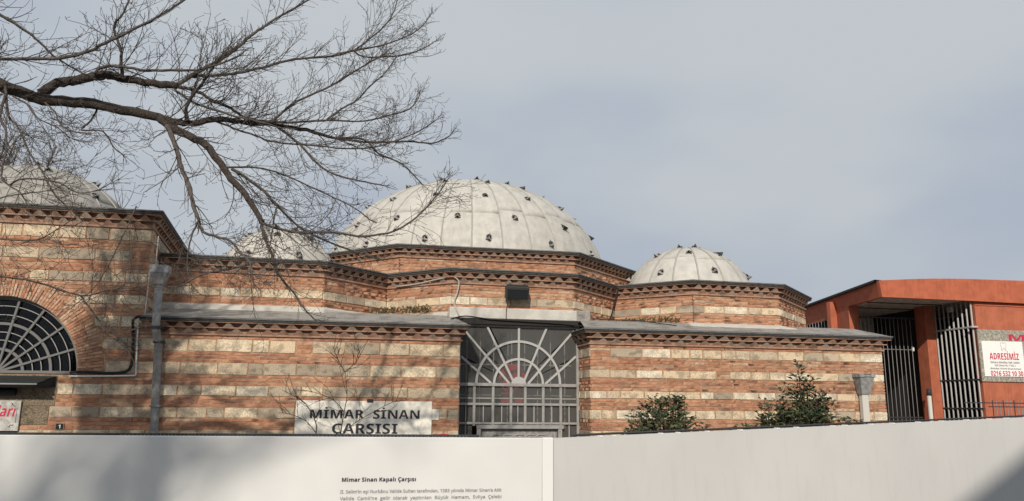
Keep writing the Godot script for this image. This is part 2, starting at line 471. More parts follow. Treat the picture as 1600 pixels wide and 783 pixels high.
# saw-tooth brick cornice with a lead-covered eave on top
func cornice(parent: Node, poly: Array, ytop: float, pitch: float, lean := 0.0, h := 0.125, over := 0.21) -> void:
	var st := begin()
	strip(st, poly, -0.05, 0.045, ytop - 0.09 - 2 * h - 0.075, ytop - 0.09 - 2 * h - 0.03, lean)
	strip(st, poly, -0.05, 0.105, ytop - 0.09 - h - 0.028, ytop - 0.09 - h, lean)
	strip(st, poly, -0.05, 0.190, ytop - 0.112, ytop - 0.086, lean)
	strip(st, poly, -0.08, -0.004, ytop - 0.09 - 2 * h - 0.03, ytop - 0.1, lean)
	part("cornice_band", done(st), M.tooth, parent)
	st = begin()
	strip(st, poly, -0.35, over, ytop - 0.085, ytop - 0.03, lean, 0.02)
	part("eave_board", done(st), M.lead_dark, parent)
	st = begin()
	strip(st, poly, -0.35, over + 0.02, ytop - 0.026, ytop + 0.008, lean, 0.10)
	part("roof_edge", done(st), M.lead_edge, parent)
	for i in poly.size() - 1:
		var a: Vector2 = poly[i]; var b: Vector2 = poly[i + 1]
		var dir := (b - a).normalized()
		var ux := Vector3(dir.x, 0, dir.y)
		var nn := ux.cross(Vector3.UP)
		var n := maxi(1, roundi((b - a).length() / pitch))
		var p := (b - a).length() / n
		for k in n:
			for r in 2:
				var u := (k + (0.5 if r == 1 else 0.0)) * p
				if r == 0 and k == 0: continue
				u += rng.randf_range(-0.012, 0.012)
				var q := Vector3(a.x, 0, a.y) + ux * u
				var y := (ytop - 0.09 - h - 0.028 - h if r == 0 else ytop - 0.112 - h + 0.002) + q.x * lean + rng.randf_range(-0.006, 0.006)
				var hh := (h if r == 0 else h) * rng.randf_range(0.93, 1.0)
				var dd := rng.randf_range(0.082, 0.098)
				var w := p * rng.randf_range(0.86, 0.97)
				var xf := Transform3D(Basis(ux * w, Vector3.UP * hh, nn * dd), q + Vector3.UP * y + nn * (0.008 if r == 0 else 0.092))
				var area := w * h / (Vector3(0, 1.6, 20) - xf.origin).length_squared() * maxf(0.15, nn.dot((Vector3(0, 1.6, 20) - xf.origin).normalized()))
				all_teeth.append([xf, tooth_mesh, M.tooth if rng.randf() < 0.6 else M.tooth_pale, parent, area])

# the largest ones as objects of their own, the rest of each parent joined
func place(list: Array, called: String, joined: String, most: int) -> void:
	list.sort_custom(func(a, b): return a[4] > b[4])
	var rest := {}
	for i in list.size():
		var e = list[i]
		if i < most:
			part(called, e[1], e[2], e[3], e[0])
			continue
		if not rest.has(e[3]): rest[e[3]] = {}
		if not rest[e[3]].has(e[2]):
			var st := SurfaceTool.new()
			st.begin(Mesh.PRIMITIVE_TRIANGLES)
			rest[e[3]][e[2]] = st
		rest[e[3]][e[2]].append_from(e[1], 0, e[0])
	for parent in rest:
		var am := ArrayMesh.new()
		for m in rest[parent]:
			rest[parent][m].commit(am)
			am.surface_set_material(am.get_surface_count() - 1, m)
		var o := part(joined, am, null, parent)
		o.set_meta("kind", "stuff")

# wall backing (mortar) behind the blocks
func backing(parent: Node, a: Vector2, b: Vector2, y0: float, y1: float, called := "wall") -> MeshInstance3D:
	var d := (b - a).normalized()
	var ux := Vector3(d.x, 0, d.y)
	var nn := ux.cross(Vector3.UP)
	var st := begin()
	box(st, Vector3(0.03, y0, -0.30), Vector3((b - a).length() - 0.03, y1, -0.009), Transform3D(Basis(ux, Vector3.UP, nn), Vector3(a.x, 0, a.y)))
	return part(called, done(st), M.mortar, parent)

# ---------------------------------------------------------------- the bathhouse
func ellipsoid_point(c: Vector3, R: float, b: float, az: float, el: float) -> Vector3:   # degrees; az 0 faces +z
	var a := deg_to_rad(az); var e := deg_to_rad(el)
	return c + Vector3(sin(a) * cos(e) * R, sin(e) * b, cos(a) * cos(e) * R)

func ellipsoid_normal(R: float, b: float, az: float, el: float) -> Vector3:
	var a := deg_to_rad(az); var e := deg_to_rad(el)
	return Vector3(sin(a) * cos(e) / R, sin(e) / b, cos(a) * cos(e) / R).normalized()

func dome(parent: Node, c: Vector3, R: float, b: float, el0: float, gores: int, rings: Array, shift: float, label := "", old := false) -> void:  # old selects the darker lead
	var st := begin(false)
	for i in gores:            # dark underlay
		for k in 10:
			var a0 := 360.0 * i / gores; var a1 := 360.0 * (i + 1) / gores
			var e0 := lerpf(el0, 90, k / 10.0); var e1 := lerpf(el0, 90, (k + 1) / 10.0)
			quad(st, ellipsoid_point(c, R - 0.05, b - 0.05, a0, e0), ellipsoid_point(c, R - 0.05, b - 0.05, a1, e0), ellipsoid_point(c, R - 0.05, b - 0.05, a1, e1), ellipsoid_point(c, R - 0.05, b - 0.05, a0, e1))
	var d := part("dome", done(st), M.lead_seam, parent)
	if label != "": d.set_meta("label", label)
	var back := begin(false)
	var n_back := 0
	for i in gores:
		var a0 := shift + 360.0 * i / gores
		var a1 := shift + 360.0 * (i + 1) / gores
		var am := wrapf((a0 + a1) / 2, -180, 180)
		var jog := rng.randf_range(-3.0, 3.0)
		for k in rings.size() - 1:
			var lo: float = rings[k] + (jog if k > 0 else 0.0)
			var hi: float = rings[k + 1] + (jog if k < rings.size() - 2 else 0.0)
			var front := absf(am) < 100 or lo > 60
			var s := begin(false) if front else back
			var bulge := rng.randf_range(0.0, 0.014)
			var grid := []
			for q in 6:
				var line := []
				for p in 5:
					var edge := 0.0 if (p == 0 or p == 4) else 0.010 + bulge * 0.5 * sin(PI * p / 4.0)
					var o := 0.005 - 0.004 * q / 5.0 + edge + rng.randf_range(-0.004, 0.004)
					line.append(ellipsoid_point(c, R + o, b + o, lerpf(a0 + 0.12, a1 - 0.12, p / 4.0), lerpf(lo, hi + 0.3, q / 5.0)))
				grid.append(line)
			for q in 5:
				for p in 4:
					quad(s, grid[q][p], grid[q][p + 1], grid[q + 1][p + 1], grid[q + 1][p])
			for p in 4:          # the lower edge stands proud of the sheet below
				var i0: Vector3 = grid[0][p].lerp(c, 0.002); var i1: Vector3 = grid[0][p + 1].lerp(c, 0.002)
				quad(s, i0, i1, grid[0][p + 1], grid[0][p])
			if front:
				part("lead_sheet", done(s), M.lead_darker if old else pick([M.lead, M.lead_b, M.lead_c], [4, 2, 3]), d)
			else:
				n_back += 1
	if n_back > 0:
		part("lead_sheets", done(back), M.lead, d).set_meta("kind", "stuff")
	for i in gores:            # rolled seams
		var a := shift + 360.0 * i / gores
		var pts := []
		var rad := []
		for k in 15:
			var e := lerpf(el0, rings[rings.size() - 1], k / 14.0)
			pts.append(ellipsoid_point(c, R + 0.012, b + 0.012, a + rng.randf_range(-0.12, 0.12), e))
			rad.append(0.026)
		var s := begin(false)
		tube(s, pts, rad, 5)
		part("seam", done(s), M.lead_seam, d)

func make_skylight(s: float) -> Array:
	var h := begin()
	var FL := Vector3(-0.15, -0.02, 0.12) * s; var FR := Vector3(0.15, -0.02, 0.12) * s; var FA := Vector3(0, 0.21, 0.17) * s
	var BK := Vector3(0, 0.0, -0.24) * s; var in_ := Vector3(0, -0.022, -0.004) * s
	quad(h, FL, FA, BK, BK); tri(h, FL, FA, BK); tri(h, FR, BK, FA)
	tri(h, FL + in_, BK + in_, FA + in_); tri(h, FR + in_, FA + in_, BK + in_)
	quad(h, FL + in_, FA + in_, FA, FL); quad(h, FA + in_, FR + in_, FR, FA)
	for k in 10:            # collar
		var a0 := TAU * k / 10; var a1 := TAU * (k + 1) / 10
		var r0 := 0.125 * s; var r1 := 0.15 * s
		var p := func(a, r, y): return Vector3(cos(a) * r, y, sin(a) * r)
		quad(h, p.call(a1, r1, -0.05), p.call(a0, r1, -0.05), p.call(a0, r0, 0.05 * s), p.call(a1, r0, 0.05 * s))
	var g := begin(false)
	for j in 4:
		for k in 10:
			var a0 := TAU * k / 10; var a1 := TAU * (k + 1) / 10
			var e0 := PI / 2 * j / 4; var e1 := PI / 2 * (j + 1) / 4
			var p := func(a, e): return Vector3(cos(a) * cos(e) * 0.10, sin(e) * 0.10 + 0.02, sin(a) * cos(e) * 0.10) * s
			quad(g, p.call(a1, e0), p.call(a0, e0), p.call(a0, e1), p.call(a1, e1))
	return [done(h), done(g)]

func skylights(parent: Node, c: Vector3, R: float, b: float, spots: Array, meshes: Array) -> void:
	for s in spots:
		var az: float = s[0] + rng.randf_range(-1.0, 1.0)
		var el: float = s[1] + rng.randf_range(-0.8, 0.8)
		var n := ellipsoid_normal(R, b, az, el)
		var down := (Vector3.DOWN - n * Vector3.DOWN.dot(n))
		down = down.normalized() if down.length() > 0.15 else Vector3(0, 0, 1)
		down = down.rotated(n, rng.randf_range(-0.25, 0.25))
		var x := n.cross(down).normalized()
		var xf := Transform3D(Basis(x, n, x.cross(n)), ellipsoid_point(c, R, b, az, el))
		var o := part("skylight_hood", meshes[0], M.hood, parent, xf)
		part("bull_eye_glass", meshes[1], M.bull_glass, o)

func ring_spots(els: Array, counts: Array, firsts: Array) -> Array:
	var out := []
	for k in els.size():
		for i in counts[k]:
			out.append([firsts[k] + 360.0 * i / counts[k], els[k]])
	return out

func flat_roof(parent: Node, plan: Array, y: float, called := "flat_roof") -> void:
	var poly := PackedVector2Array()
	for p in plan: poly.append(Vector2(p.x, -p.y))
	var st := begin()
	prism(st, poly, Vector3(0, y, 0), Vector3(1, 0, 0), Vector3(0, 0, -1), Vector3(0, 0.06, 0))
	part(called, done(st), M.lead_roof, parent)

const LC := Vector3(-8.34, 2.17, 0)      # lunette: centre of the half circle
const LR := 1.80
const AR := 2.38

func lunette_gap(sp: Array, y0: float, y1: float) -> Array:      # block wall, measured from x = -14
	var y := (y0 + y1) / 2
	if y > LC.y - 0.02:
		var dy := y - LC.y
		if dy < AR:
			var half := sqrt(AR * AR - dy * dy) + 0.02
			sp = cut(sp, LC.x - half + 14.0, LC.x + half + 14.0)
	elif y > 1.42:
		sp = cut(sp, LC.x - 2.6 + 14.0, -6.93 + 14.0)
	else:
		sp = cut(sp, -11.0 + 14.0, -7.66 + 14.0)
		if y > 0.98: sp = cut(sp, -7.66 + 14.0, -7.05 + 14.0)
	return sp

func gate_arc(st: SurfaceTool, c: Vector3, r: float, w: float, d: float, a0: float, a1: float, n: int) -> void:
	for k in n:
		var t0 := lerpf(a0, a1, float(k) / n); var t1 := lerpf(a0, a1, float(k + 1) / n)
		var p := func(t, rr, z): return c + Vector3(cos(t) * rr, sin(t) * rr, z)
		var ri := r - w / 2; var ro := r + w / 2
		quad(st, p.call(t0, ri, d), p.call(t0, ro, d), p.call(t1, ro, d), p.call(t1, ri, d))
		quad(st, p.call(t0, ro, 0), p.call(t0, ri, 0), p.call(t1, ri, 0), p.call(t1, ro, 0))
		quad(st, p.call(t0, ro, d), p.call(t0, ro, 0), p.call(t1, ro, 0), p.call(t1, ro, d))
		quad(st, p.call(t0, ri, 0), p.call(t0, ri, d), p.call(t1, ri, d), p.call(t1, ri, 0))

func bar(st: SurfaceTool, a: Vector3, b: Vector3, w: float, d: float, c := 0.006) -> void:   # flat bar in an x-y plane
	var u := (b - a).normalized()
	var v := Vector3(0, 0, 1).cross(u)
	bbox(st, Vector3(0, -w / 2, 0), Vector3((b - a).length(), w / 2, d), c, Transform3D(Basis(u, v, Vector3(0, 0, 1)), a))

func pane_from(parent: Node, poly: PackedVector2Array, z: float, m: Material) -> void:
	var st := begin()
	prism(st, poly, Vector3(0, 0, z), Vector3.RIGHT, Vector3.UP, Vector3(0, 0, 0.006))
	part("pane", done(st), m, parent)

func sector(c: Vector3, r0: float, r1: float, a0: float, a1: float) -> PackedVector2Array:
	var p := PackedVector2Array()
	for k in 7: p.append(Vector2(c.x + cos(lerpf(a0, a1, k / 6.0)) * r1, c.y + sin(lerpf(a0, a1, k / 6.0)) * r1))
	for k in 7: p.append(Vector2(c.x + cos(lerpf(a1, a0, k / 6.0)) * r0, c.y + sin(lerpf(a1, a0, k / 6.0)) * r0))
	return p

func build_bathhouse() -> Node3D:
	var H := thing("bathhouse", "old stone and red brick bathhouse with lead domes and saw-tooth cornices", "bathhouse")
	# plan polylines of the wall faces (x, z), left to right
	var block := [Vector2(-14, 0), Vector2(-5.2, 0), Vector2(-5.66, -5.2), Vector2(-5.9, -9)]
	var upper := [Vector2(-5.25, -1.35), Vector2(-1.07, -1.35), Vector2(0.685, -3.105), Vector2(2.44, -1.35), Vector2(5.98, -1.35), Vector2(7.82, -3.19), Vector2(9.66, -1.35), Vector2(12.47, -1.35), Vector2(14.75, -3.63), Vector2(14.75, -9)]
	var drum := [Vector2(-2.85, -11.0), Vector2(-2.85, -7.03), Vector2(1.03, -3.15), Vector2(6.52, -3.15), Vector2(10.4, -7.03), Vector2(10.4, -11.0)]
	var left_wing := [Vector2(-5.25, 0), Vector2(2.55, 0), Vector2(2.55, -1.3)]
	var right_wing := [Vector2(6.05, -1.3), Vector2(6.05, 0), Vector2(14.87, 0), Vector2(14.87, -5)]
	# ---- tall left block with the fan window
	var st := begin()
	var zf := -0.009
	box(st, Vector3(-14, -1.4, -0.3), Vector3(-11.3, 6.12, zf))
	box(st, Vector3(-11.3, -1.4, -0.3), Vector3(LC.x - LR, 6.12, zf))
	box(st, Vector3(LC.x + LR, -1.4, -0.3), Vector3(-5.2, 6.12, zf))
	box(st, Vector3(LC.x - LR, -1.4, -0.3), Vector3(LC.x + LR, LC.y - 0.02, zf))
	for k in 36:      # the wall above the arch, in slices
		var t0 := PI * k / 36; var t1 := PI * (k + 1) / 36
		var a := Vector3(LC.x + cos(t1) * LR, LC.y + sin(t1) * LR, zf); var b := Vector3(LC.x + cos(t0) * LR, LC.y + sin(t0) * LR, zf)
		quad(st, a, b, Vector3(b.x, 6.12, zf), Vector3(a.x, 6.12, zf))
		quad(st, b, a, a - Vector3(0, 0, 0.45), b - Vector3(0, 0, 0.45))
	var wall_block := part("wall", done(st), M.mortar, H)
	courses(wall_block, Vector3(-14, 0, 0), Vector3.RIGHT, 8.8, 5.77, [[5.724, 5.418], [5.177, 4.905], [4.619, 4.382], [4.083, 3.849], [3.568, 3.305], [3.062, 2.754], [2.495, 2.206], [1.949, 1.693], [1.423, 1.170], [0.889, 0.60]], 0.5, 0.75, lunette_gap)  # darker stones here: dirt plus tree shade painted in
	var side := backing(H, block[1], block[2], -1.4, 6.12)
	var sd: Vector2 = (block[2] - block[1]).normalized()
	courses(side, Vector3(-5.2, 0, 0), Vector3(sd.x, 0, sd.y), 5.2, 5.77, [[5.724, 5.418], [5.177, 4.905], [4.619, 4.382], [4.083, 3.849]], 3.6, 1.0)
	cornice(H, block, 6.17, 0.345, 0.0, 0.135, 0.22)
	flat_roof(H, [Vector2(-14, 0.1), Vector2(-5.1, 0.1), Vector2(-5.6, -9), Vector2(-14, -9)], 6.10)
	# arch of the fan window: two rings of narrow bricks set on edge
	var arch := begin()
	gate_arc(arch, LC + Vector3(0, 0, -0.3), (LR + AR) / 2, AR - LR - 0.02, 0.285, 0, PI, 48)
	var arch_part := part("window_arch", done(arch), M.mortar, H)
	for k in 90:
		var t0 := PI * k / 90 + 0.004; var t1 := PI * (k + 1) / 90 - 0.004
		var split := LR + (0.22 if k % 2 == 0 else 0.34) + rng.randf_range(-0.03, 0.03)
		for q in 2:
			var s := begin()
			gate_arc(s, LC + Vector3(0, 0, -0.08), ((LR + split) if q == 0 else (split + AR)) / 2, ((split - LR) if q == 0 else (AR - split)) - 0.022, 0.08 + rng.randf_range(-0.004, 0.018), t0, t1, 1)
			if t0 < 1.75: part("arch_brick", done(s), pick(BRICKS, [2, 4, 1, 4, 1.5, 2]), arch_part)
	# fan window: iron arcs and rays over dark panes
	var fan := begin()
	gate_arc(fan, LC + Vector3(0, 0, -0.24), LR - 0.035, 0.07, 0.09, 0, PI, 48)
	bar(fan, LC + Vector3(-LR, 0.035, -0.24), LC + Vector3(LR, 0.035, -0.24), 0.07, 0.1)
	var fan_part := part("fan_window", done(fan), M.fan_iron, H)
	for r in [0.56, 1.16]:
		fan = begin(); gate_arc(fan, LC + Vector3(0, 0, -0.23), r, 0.062, 0.06, 0.02, PI - 0.02, 40); part("arc_bar", done(fan), M.fan_iron, fan_part)
	for r in [0.77, 0.96, 1.37, 1.58]:
		fan = begin(); gate_arc(fan, LC + Vector3(0, 0, -0.21), r, 0.018, 0.03, 0.02, PI - 0.02, 40); part("thin_arc_bar", done(fan), M.gate_paint, fan_part)
	for k in range(1, 9):
		var t := PI * k / 9
		fan = begin(); bar(fan, LC + Vector3(cos(t) * 0.1, sin(t) * 0.1 + 0.02, -0.225), LC + Vector3(cos(t) * (LR - 0.06), sin(t) * (LR - 0.06), -0.225), 0.055, 0.07); part("ray_bar", done(fan), M.fan_iron, fan_part)
	for k in 9:
		for r in [[0.1, 0.53], [0.60, 1.12], [1.20, 1.73]]:
			pane_from(fan_part, sector(LC, r[0], r[1], PI * k / 9 + 0.02 / r[1], PI * (k + 1) / 9 - 0.02 / r[1]), -0.235, M.pane)
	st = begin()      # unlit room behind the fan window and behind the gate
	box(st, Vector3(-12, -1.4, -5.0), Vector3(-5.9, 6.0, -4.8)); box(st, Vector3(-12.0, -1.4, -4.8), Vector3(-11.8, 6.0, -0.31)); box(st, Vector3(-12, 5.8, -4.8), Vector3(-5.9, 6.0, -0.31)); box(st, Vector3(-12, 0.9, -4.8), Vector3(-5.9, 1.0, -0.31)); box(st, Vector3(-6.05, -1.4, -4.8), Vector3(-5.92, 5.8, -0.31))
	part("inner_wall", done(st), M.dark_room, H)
	# ---- wings in front
	var lw := backing(H, left_wing[0], left_wing[1], -1.4, 3.5)
	courses(lw, Vector3(-5.25, 0, 0), Vector3.RIGHT, 7.8, 3.16, [[3.062, 2.754], [2.495, 2.206], [1.949, 1.693], [1.423, 1.170], [0.889, 0.60]], 0.5, 0.7, func(s, a, b): return cut(s, 3.74, 7.11) if (a + b) / 2 < 1.6 and (a + b) / 2 > 0.55 else s)  # dulled stones, part dirt and part tree shade in their colour
	var rw := backing(H, right_wing[1], right_wing[2], -1.4, 3.5)
	courses(rw, Vector3(6.05, 0, 0), Vector3.RIGHT, 8.82, 3.18, [[3.080, 2.832], [2.500, 2.280], [1.935, 1.735], [1.435, 1.195], [0.895, 0.62]], 0.5, 0.12)
	var rv := backing(H, right_wing[0], right_wing[1], -1.4, 3.5, "gate_reveal")
	courses(rv, Vector3(6.05, 0, -1.3), Vector3(0, 0, 1), 1.3, 3.18, [[3.080, 2.832], [2.500, 2.280], [1.935, 1.735], [1.435, 1.195], [0.895, 0.62]], 0.5, 0.9)
	backing(H, left_wing[1], left_wing[2], -1.4, 3.5, "gate_reveal")
	backing(H, right_wing[2], right_wing[3], -1.4, 3.5)
	cornice(H, left_wing, 3.57, 0.372)
	cornice(H, right_wing, 3.58, 0.372)
	st = begin()      # sloping lead roofs of the wings
	quad(st, Vector3(-5.2, 3.585, 0.2), Vector3(2.72, 3.585, 0.2), Vector3(2.42, 3.97, -1.36), Vector3(-5.25, 3.97, -1.36))
	quad(st, Vector3(-5.25, 3.97, -1.36), Vector3(2.45, 3.97, -1.36), Vector3(2.4, 4.02, -3.3), Vector3(-5.3, 4.02, -3.3))
	quad(st, Vector3(2.72, 3.585, 0.2), Vector3(2.72, 3.50, 0.2), Vector3(2.42, 3.5, -1.36), Vector3(2.42, 3.97, -1.36))
	part("lead_roof", done(st), M.lead_roof, H)
	st = begin()
	quad(st, Vector3(5.85, 3.585, 0.2), Vector3(15.07, 3.585, 0.2), Vector3(14.95, 3.94, -1.36), Vector3(6.15, 3.97, -1.36))
	quad(st, Vector3(6.15, 3.97, -1.36), Vector3(14.95, 3.94, -1.36), Vector3(15.1, 3.72, -3.9), Vector3(6.15, 4.02, -3.9))
	part("lead_roof", done(st), M.lead_roof, H)
	st = begin()      # mortar fillets at the foot of the upper walls
	strip(st, [Vector2(-5.2, -1.33), Vector2(-1.06, -1.33), Vector2(0.685, -3.08), Vector2(2.4, -1.36)], -0.1, 0.12, 3.75, 4.03, 0.0, 0.10)
	part("roof_fillet", done(st), M.plaster, H)
	st = begin()
	strip(st, [Vector2(6.4, -1.75), Vector2(7.82, -3.16), Vector2(9.67, -1.32), Vector2(12.48, -1.32), Vector2(14.78, -3.62)], -0.1, 0.50, 3.6, 3.875, -0.003, 0.16)
	part("roof_fillet", done(st), M.plaster, H)
	# ---- upper storey: three polygonal bays
	var rows := [[4.515, 4.285]]
	for i in upper.size() - 1:
		var a: Vector2 = upper[i]; var b: Vector2 = upper[i + 1]
		var w := backing(H, a, b, 3.9 if i == 3 else 3.4, 5.25)
		if i == upper.size() - 2: continue
		var d := (b - a).normalized()
		courses(w, Vector3(a.x, 0, a.y), Vector3(d.x, 0, d.y), (b - a).length(), 4.90 - 0.008 * a.x, [[4.525 - 0.003 * a.x, 4.295 - 0.002 * a.x]], 3.95, 0.3 if i in [1, 2, 5] else 0.1)
	cornice(H, upper, 5.315, 0.31, -0.0082, 0.125, 0.22)
	flat_roof(H, [Vector2(-5.2, -1.3), Vector2(-1.07, -1.3), Vector2(0.685, -3.0), Vector2(2.44, -1.3), Vector2(5.98, -1.3), Vector2(7.82, -3.1), Vector2(9.66, -1.3), Vector2(12.47, -1.3), Vector2(14.75, -3.6), Vector2(14.75, -14), Vector2(-5.6, -14)], 5.16)
	# ---- drum of the great dome
	for i in drum.size() - 1:
		var a: Vector2 = drum[i]; var b: Vector2 = drum[i + 1]
		var w := backing(H, a, b, 5.1, 6.22)
		var d := (b - a).normalized()
		band(w, Vector3(a.x, 0, a.y), Vector3(d.x, 0, d.y), [[0.0, (b - a).length()]], 5.25, 5.9, 0.1)
	cornice(H, drum, 6.27, 0.27, 0.0, 0.105, 0.22)
	flat_roof(H, [Vector2(-2.85, -13), Vector2(-2.85, -7.03), Vector2(1.03, -3.1), Vector2(6.52, -3.1), Vector2(10.4, -7.03), Vector2(10.4, -13)], 6.19)
	# ---- domes
	dome(H, Vector3(3.98, 5.98, -9.85), 5.47, 4.18, 3.0, 33, [3.0, 28, 50, 70, 89], 5.0, "great lead dome in the middle")
	skylights(H, Vector3(3.98, 5.98, -9.85), 5.47, 4.18, ring_spots([13, 25, 41, 57, 68], [15, 15, 15, 12, 10], [1, 12, 0, 5, 0]), make_skylight(0.85))
	dome(H, Vector3(11.16, 4.67, -5.0), 2.31, 2.31, 12.0, 16, [12, 47, 89], 8.0, "small lead dome on the right bay")
	skylights(H, Vector3(11.16, 4.67, -5.0), 2.31, 2.31, ring_spots([32, 57, 81], [7, 7, 5], [1, -22, 13]), make_skylight(0.85))
	dome(H, Vector3(-2.65, 5.15, -5.0), 1.80, 1.80, 2.0, 16, [2, 45, 89], 0.0, "small lead dome behind the branches")
	skylights(H, Vector3(-2.65, 5.15, -5.0), 1.80, 1.80, ring_spots([24, 52, 78], [7, 7, 4], [-27, 0, -16]), make_skylight(0.85))
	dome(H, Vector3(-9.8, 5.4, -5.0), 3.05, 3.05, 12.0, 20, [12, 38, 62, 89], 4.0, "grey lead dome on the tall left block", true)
	skylights(H, Vector3(-9.8, 5.4, -5.0), 3.05, 3.05, ring_spots([42, 61, 78], [6, 6, 4], [-2, 27, 10]), make_skylight(0.9))
	# ---- gateway
	build_gate(H)
	part("lintel", boxm(Vector3(2.36, 3.885, -1.36), Vector3(6.0, 4.19, -1.06), 0.02), M.plaster, H)
	part("lintel_patch", boxm(Vector3(6.0, 3.87, -1.38), Vector3(6.40, 4.20, -1.045), 0.03), M.old_plaster if false else M.lead_roof, H)
	part("gate_beam", boxm(Vector3(2.58, 3.72, -1.34), Vector3(6.02, 3.885, -1.0), 0.01), M.dark_wood, H)
	# ---- rainwater pipes
	var pz := 0.44
	var hop := begin()
	bbox(hop, Vector3(-5.03, 4.56, pz - 0.19), Vector3(-4.60, 4.76, pz + 0.19), 0.015)
	var rr := [[0.19, 4.565], [0.10, 4.30]]
	var q := func(i, sx, sz): return Vector3(-4.82 + sx * rr[i][0], rr[i][1], pz + sz * rr[i][0])
	for e in [[1, 1, -1, 1], [1, -1, 1, 1], [-1, -1, 1, -1], [-1, 1, -1, -1]]:
		quad(hop, q.call(1, e[2], e[3]), q.call(1, e[0], e[1]), q.call(0, e[0], e[1]), q.call(0, e[2], e[3]))
	var pipe := begin(false)
	tube(pipe, [Vector3(-4.82, 4.35, pz), Vector3(-4.80, 3.35, pz), Vector3(-4.79, 3.15, pz - 0.06), Vector3(-4.77, 2.95, 0.17), Vector3(-4.66, 0.4, 0.15), Vector3(-4.58, -1.35, 0.15)], [0.095, 0.095, 0.095, 0.095, 0.095, 0.095], 10)
	var dp := part("downpipe", done(pipe), M.zinc, H)
	dp.set_meta("label", "grey zinc downpipe with a box hopper")
	part("hopper", done(hop), M.zinc, dp)
	for y in [3.28, 2.95, 1.45]:
		var x := lerpf(-4.58, -4.82, (y + 1.35) / 5.7)
		var zz := pz if y > 3.2 else 0.165
		part("pipe_bracket", boxm(Vector3(x - 0.115, y - 0.03, -0.02), Vector3(x + 0.115, y + 0.03, zz + 0.11), 0.01), M.iron if y > 2.5 else M.zinc, dp)
	var dr := begin()
	bbox(dr, Vector3(13.96, -1.3, 0.06), Vector3(14.16, 1.96, 0.22), 0.012)
	var pale := part("downpipe", done(dr), M.pipe_pale, H)
	pale.set_meta("label", "pale square downpipe with a funnel hopper")
	var hr := begin()
	var qq := [[13.84, 2.44, 0.03, 0.36], [14.30, 2.44, 0.03, 0.36], [14.19, 1.93, 0.05, 0.25], [13.93, 1.93, 0.05, 0.25]]
	var F := []
	for e in qq: F.append(Vector3(e[0], e[1], e[3]))
	var Bk := []
	for e in qq: Bk.append(Vector3(e[0], e[1], e[2]))
	quad(hr, F[3], F[2], F[1], F[0]); quad(hr, F[0], Bk[0], Bk[3], F[3]); quad(hr, F[2], Bk[2], Bk[1], F[1]); quad(hr, Bk[0], Bk[1], Bk[2], Bk[3])
	bbox(hr, Vector3(13.82, 2.40, 0.02), Vector3(13.95, 2.50, 0.38), 0.01); bbox(hr, Vector3(14.19, 2.40, 0.02), Vector3(14.32, 2.50, 0.38), 0.01)
	bbox(hr, Vector3(13.95, 2.41, 0.30), Vector3(14.19, 2.46, 0.375), 0.01)
	part("hopper", done(hr), M.zinc, pale)
	# ---- old plaster round the shop front in the block
	part("plaster_patch", boxm(Vector3(-7.655, 1.0, -0.05), Vector3(-7.05, 1.425, 0.008), 0.004), M.old_plaster, H)
	part("plaster_patch", boxm(Vector3(-11.0, -1.4, -0.06), Vector3(-7.66, 1.425, -0.006), 0.004), M.old_plaster, H)
	part("plaster_patch", boxm(Vector3(-11.0, 1.43, -0.06), Vector3(-6.94, 2.14, 0.004), 0.004), M.old_plaster, H)
	return H

func add_bar(parent: Node, called: String, a: Vector3, b: Vector3, w: float, d: float, m: Material) -> void:
	var s := begin()
	bar(s, a, b, w, d)
	part(called, done(s), m, parent)

func cable(label: String, pts: Array, r: float, m: Material) -> void:
	tag(part("cable", tubem(smooth(pts, 4), r, 6), m), label, "cable")

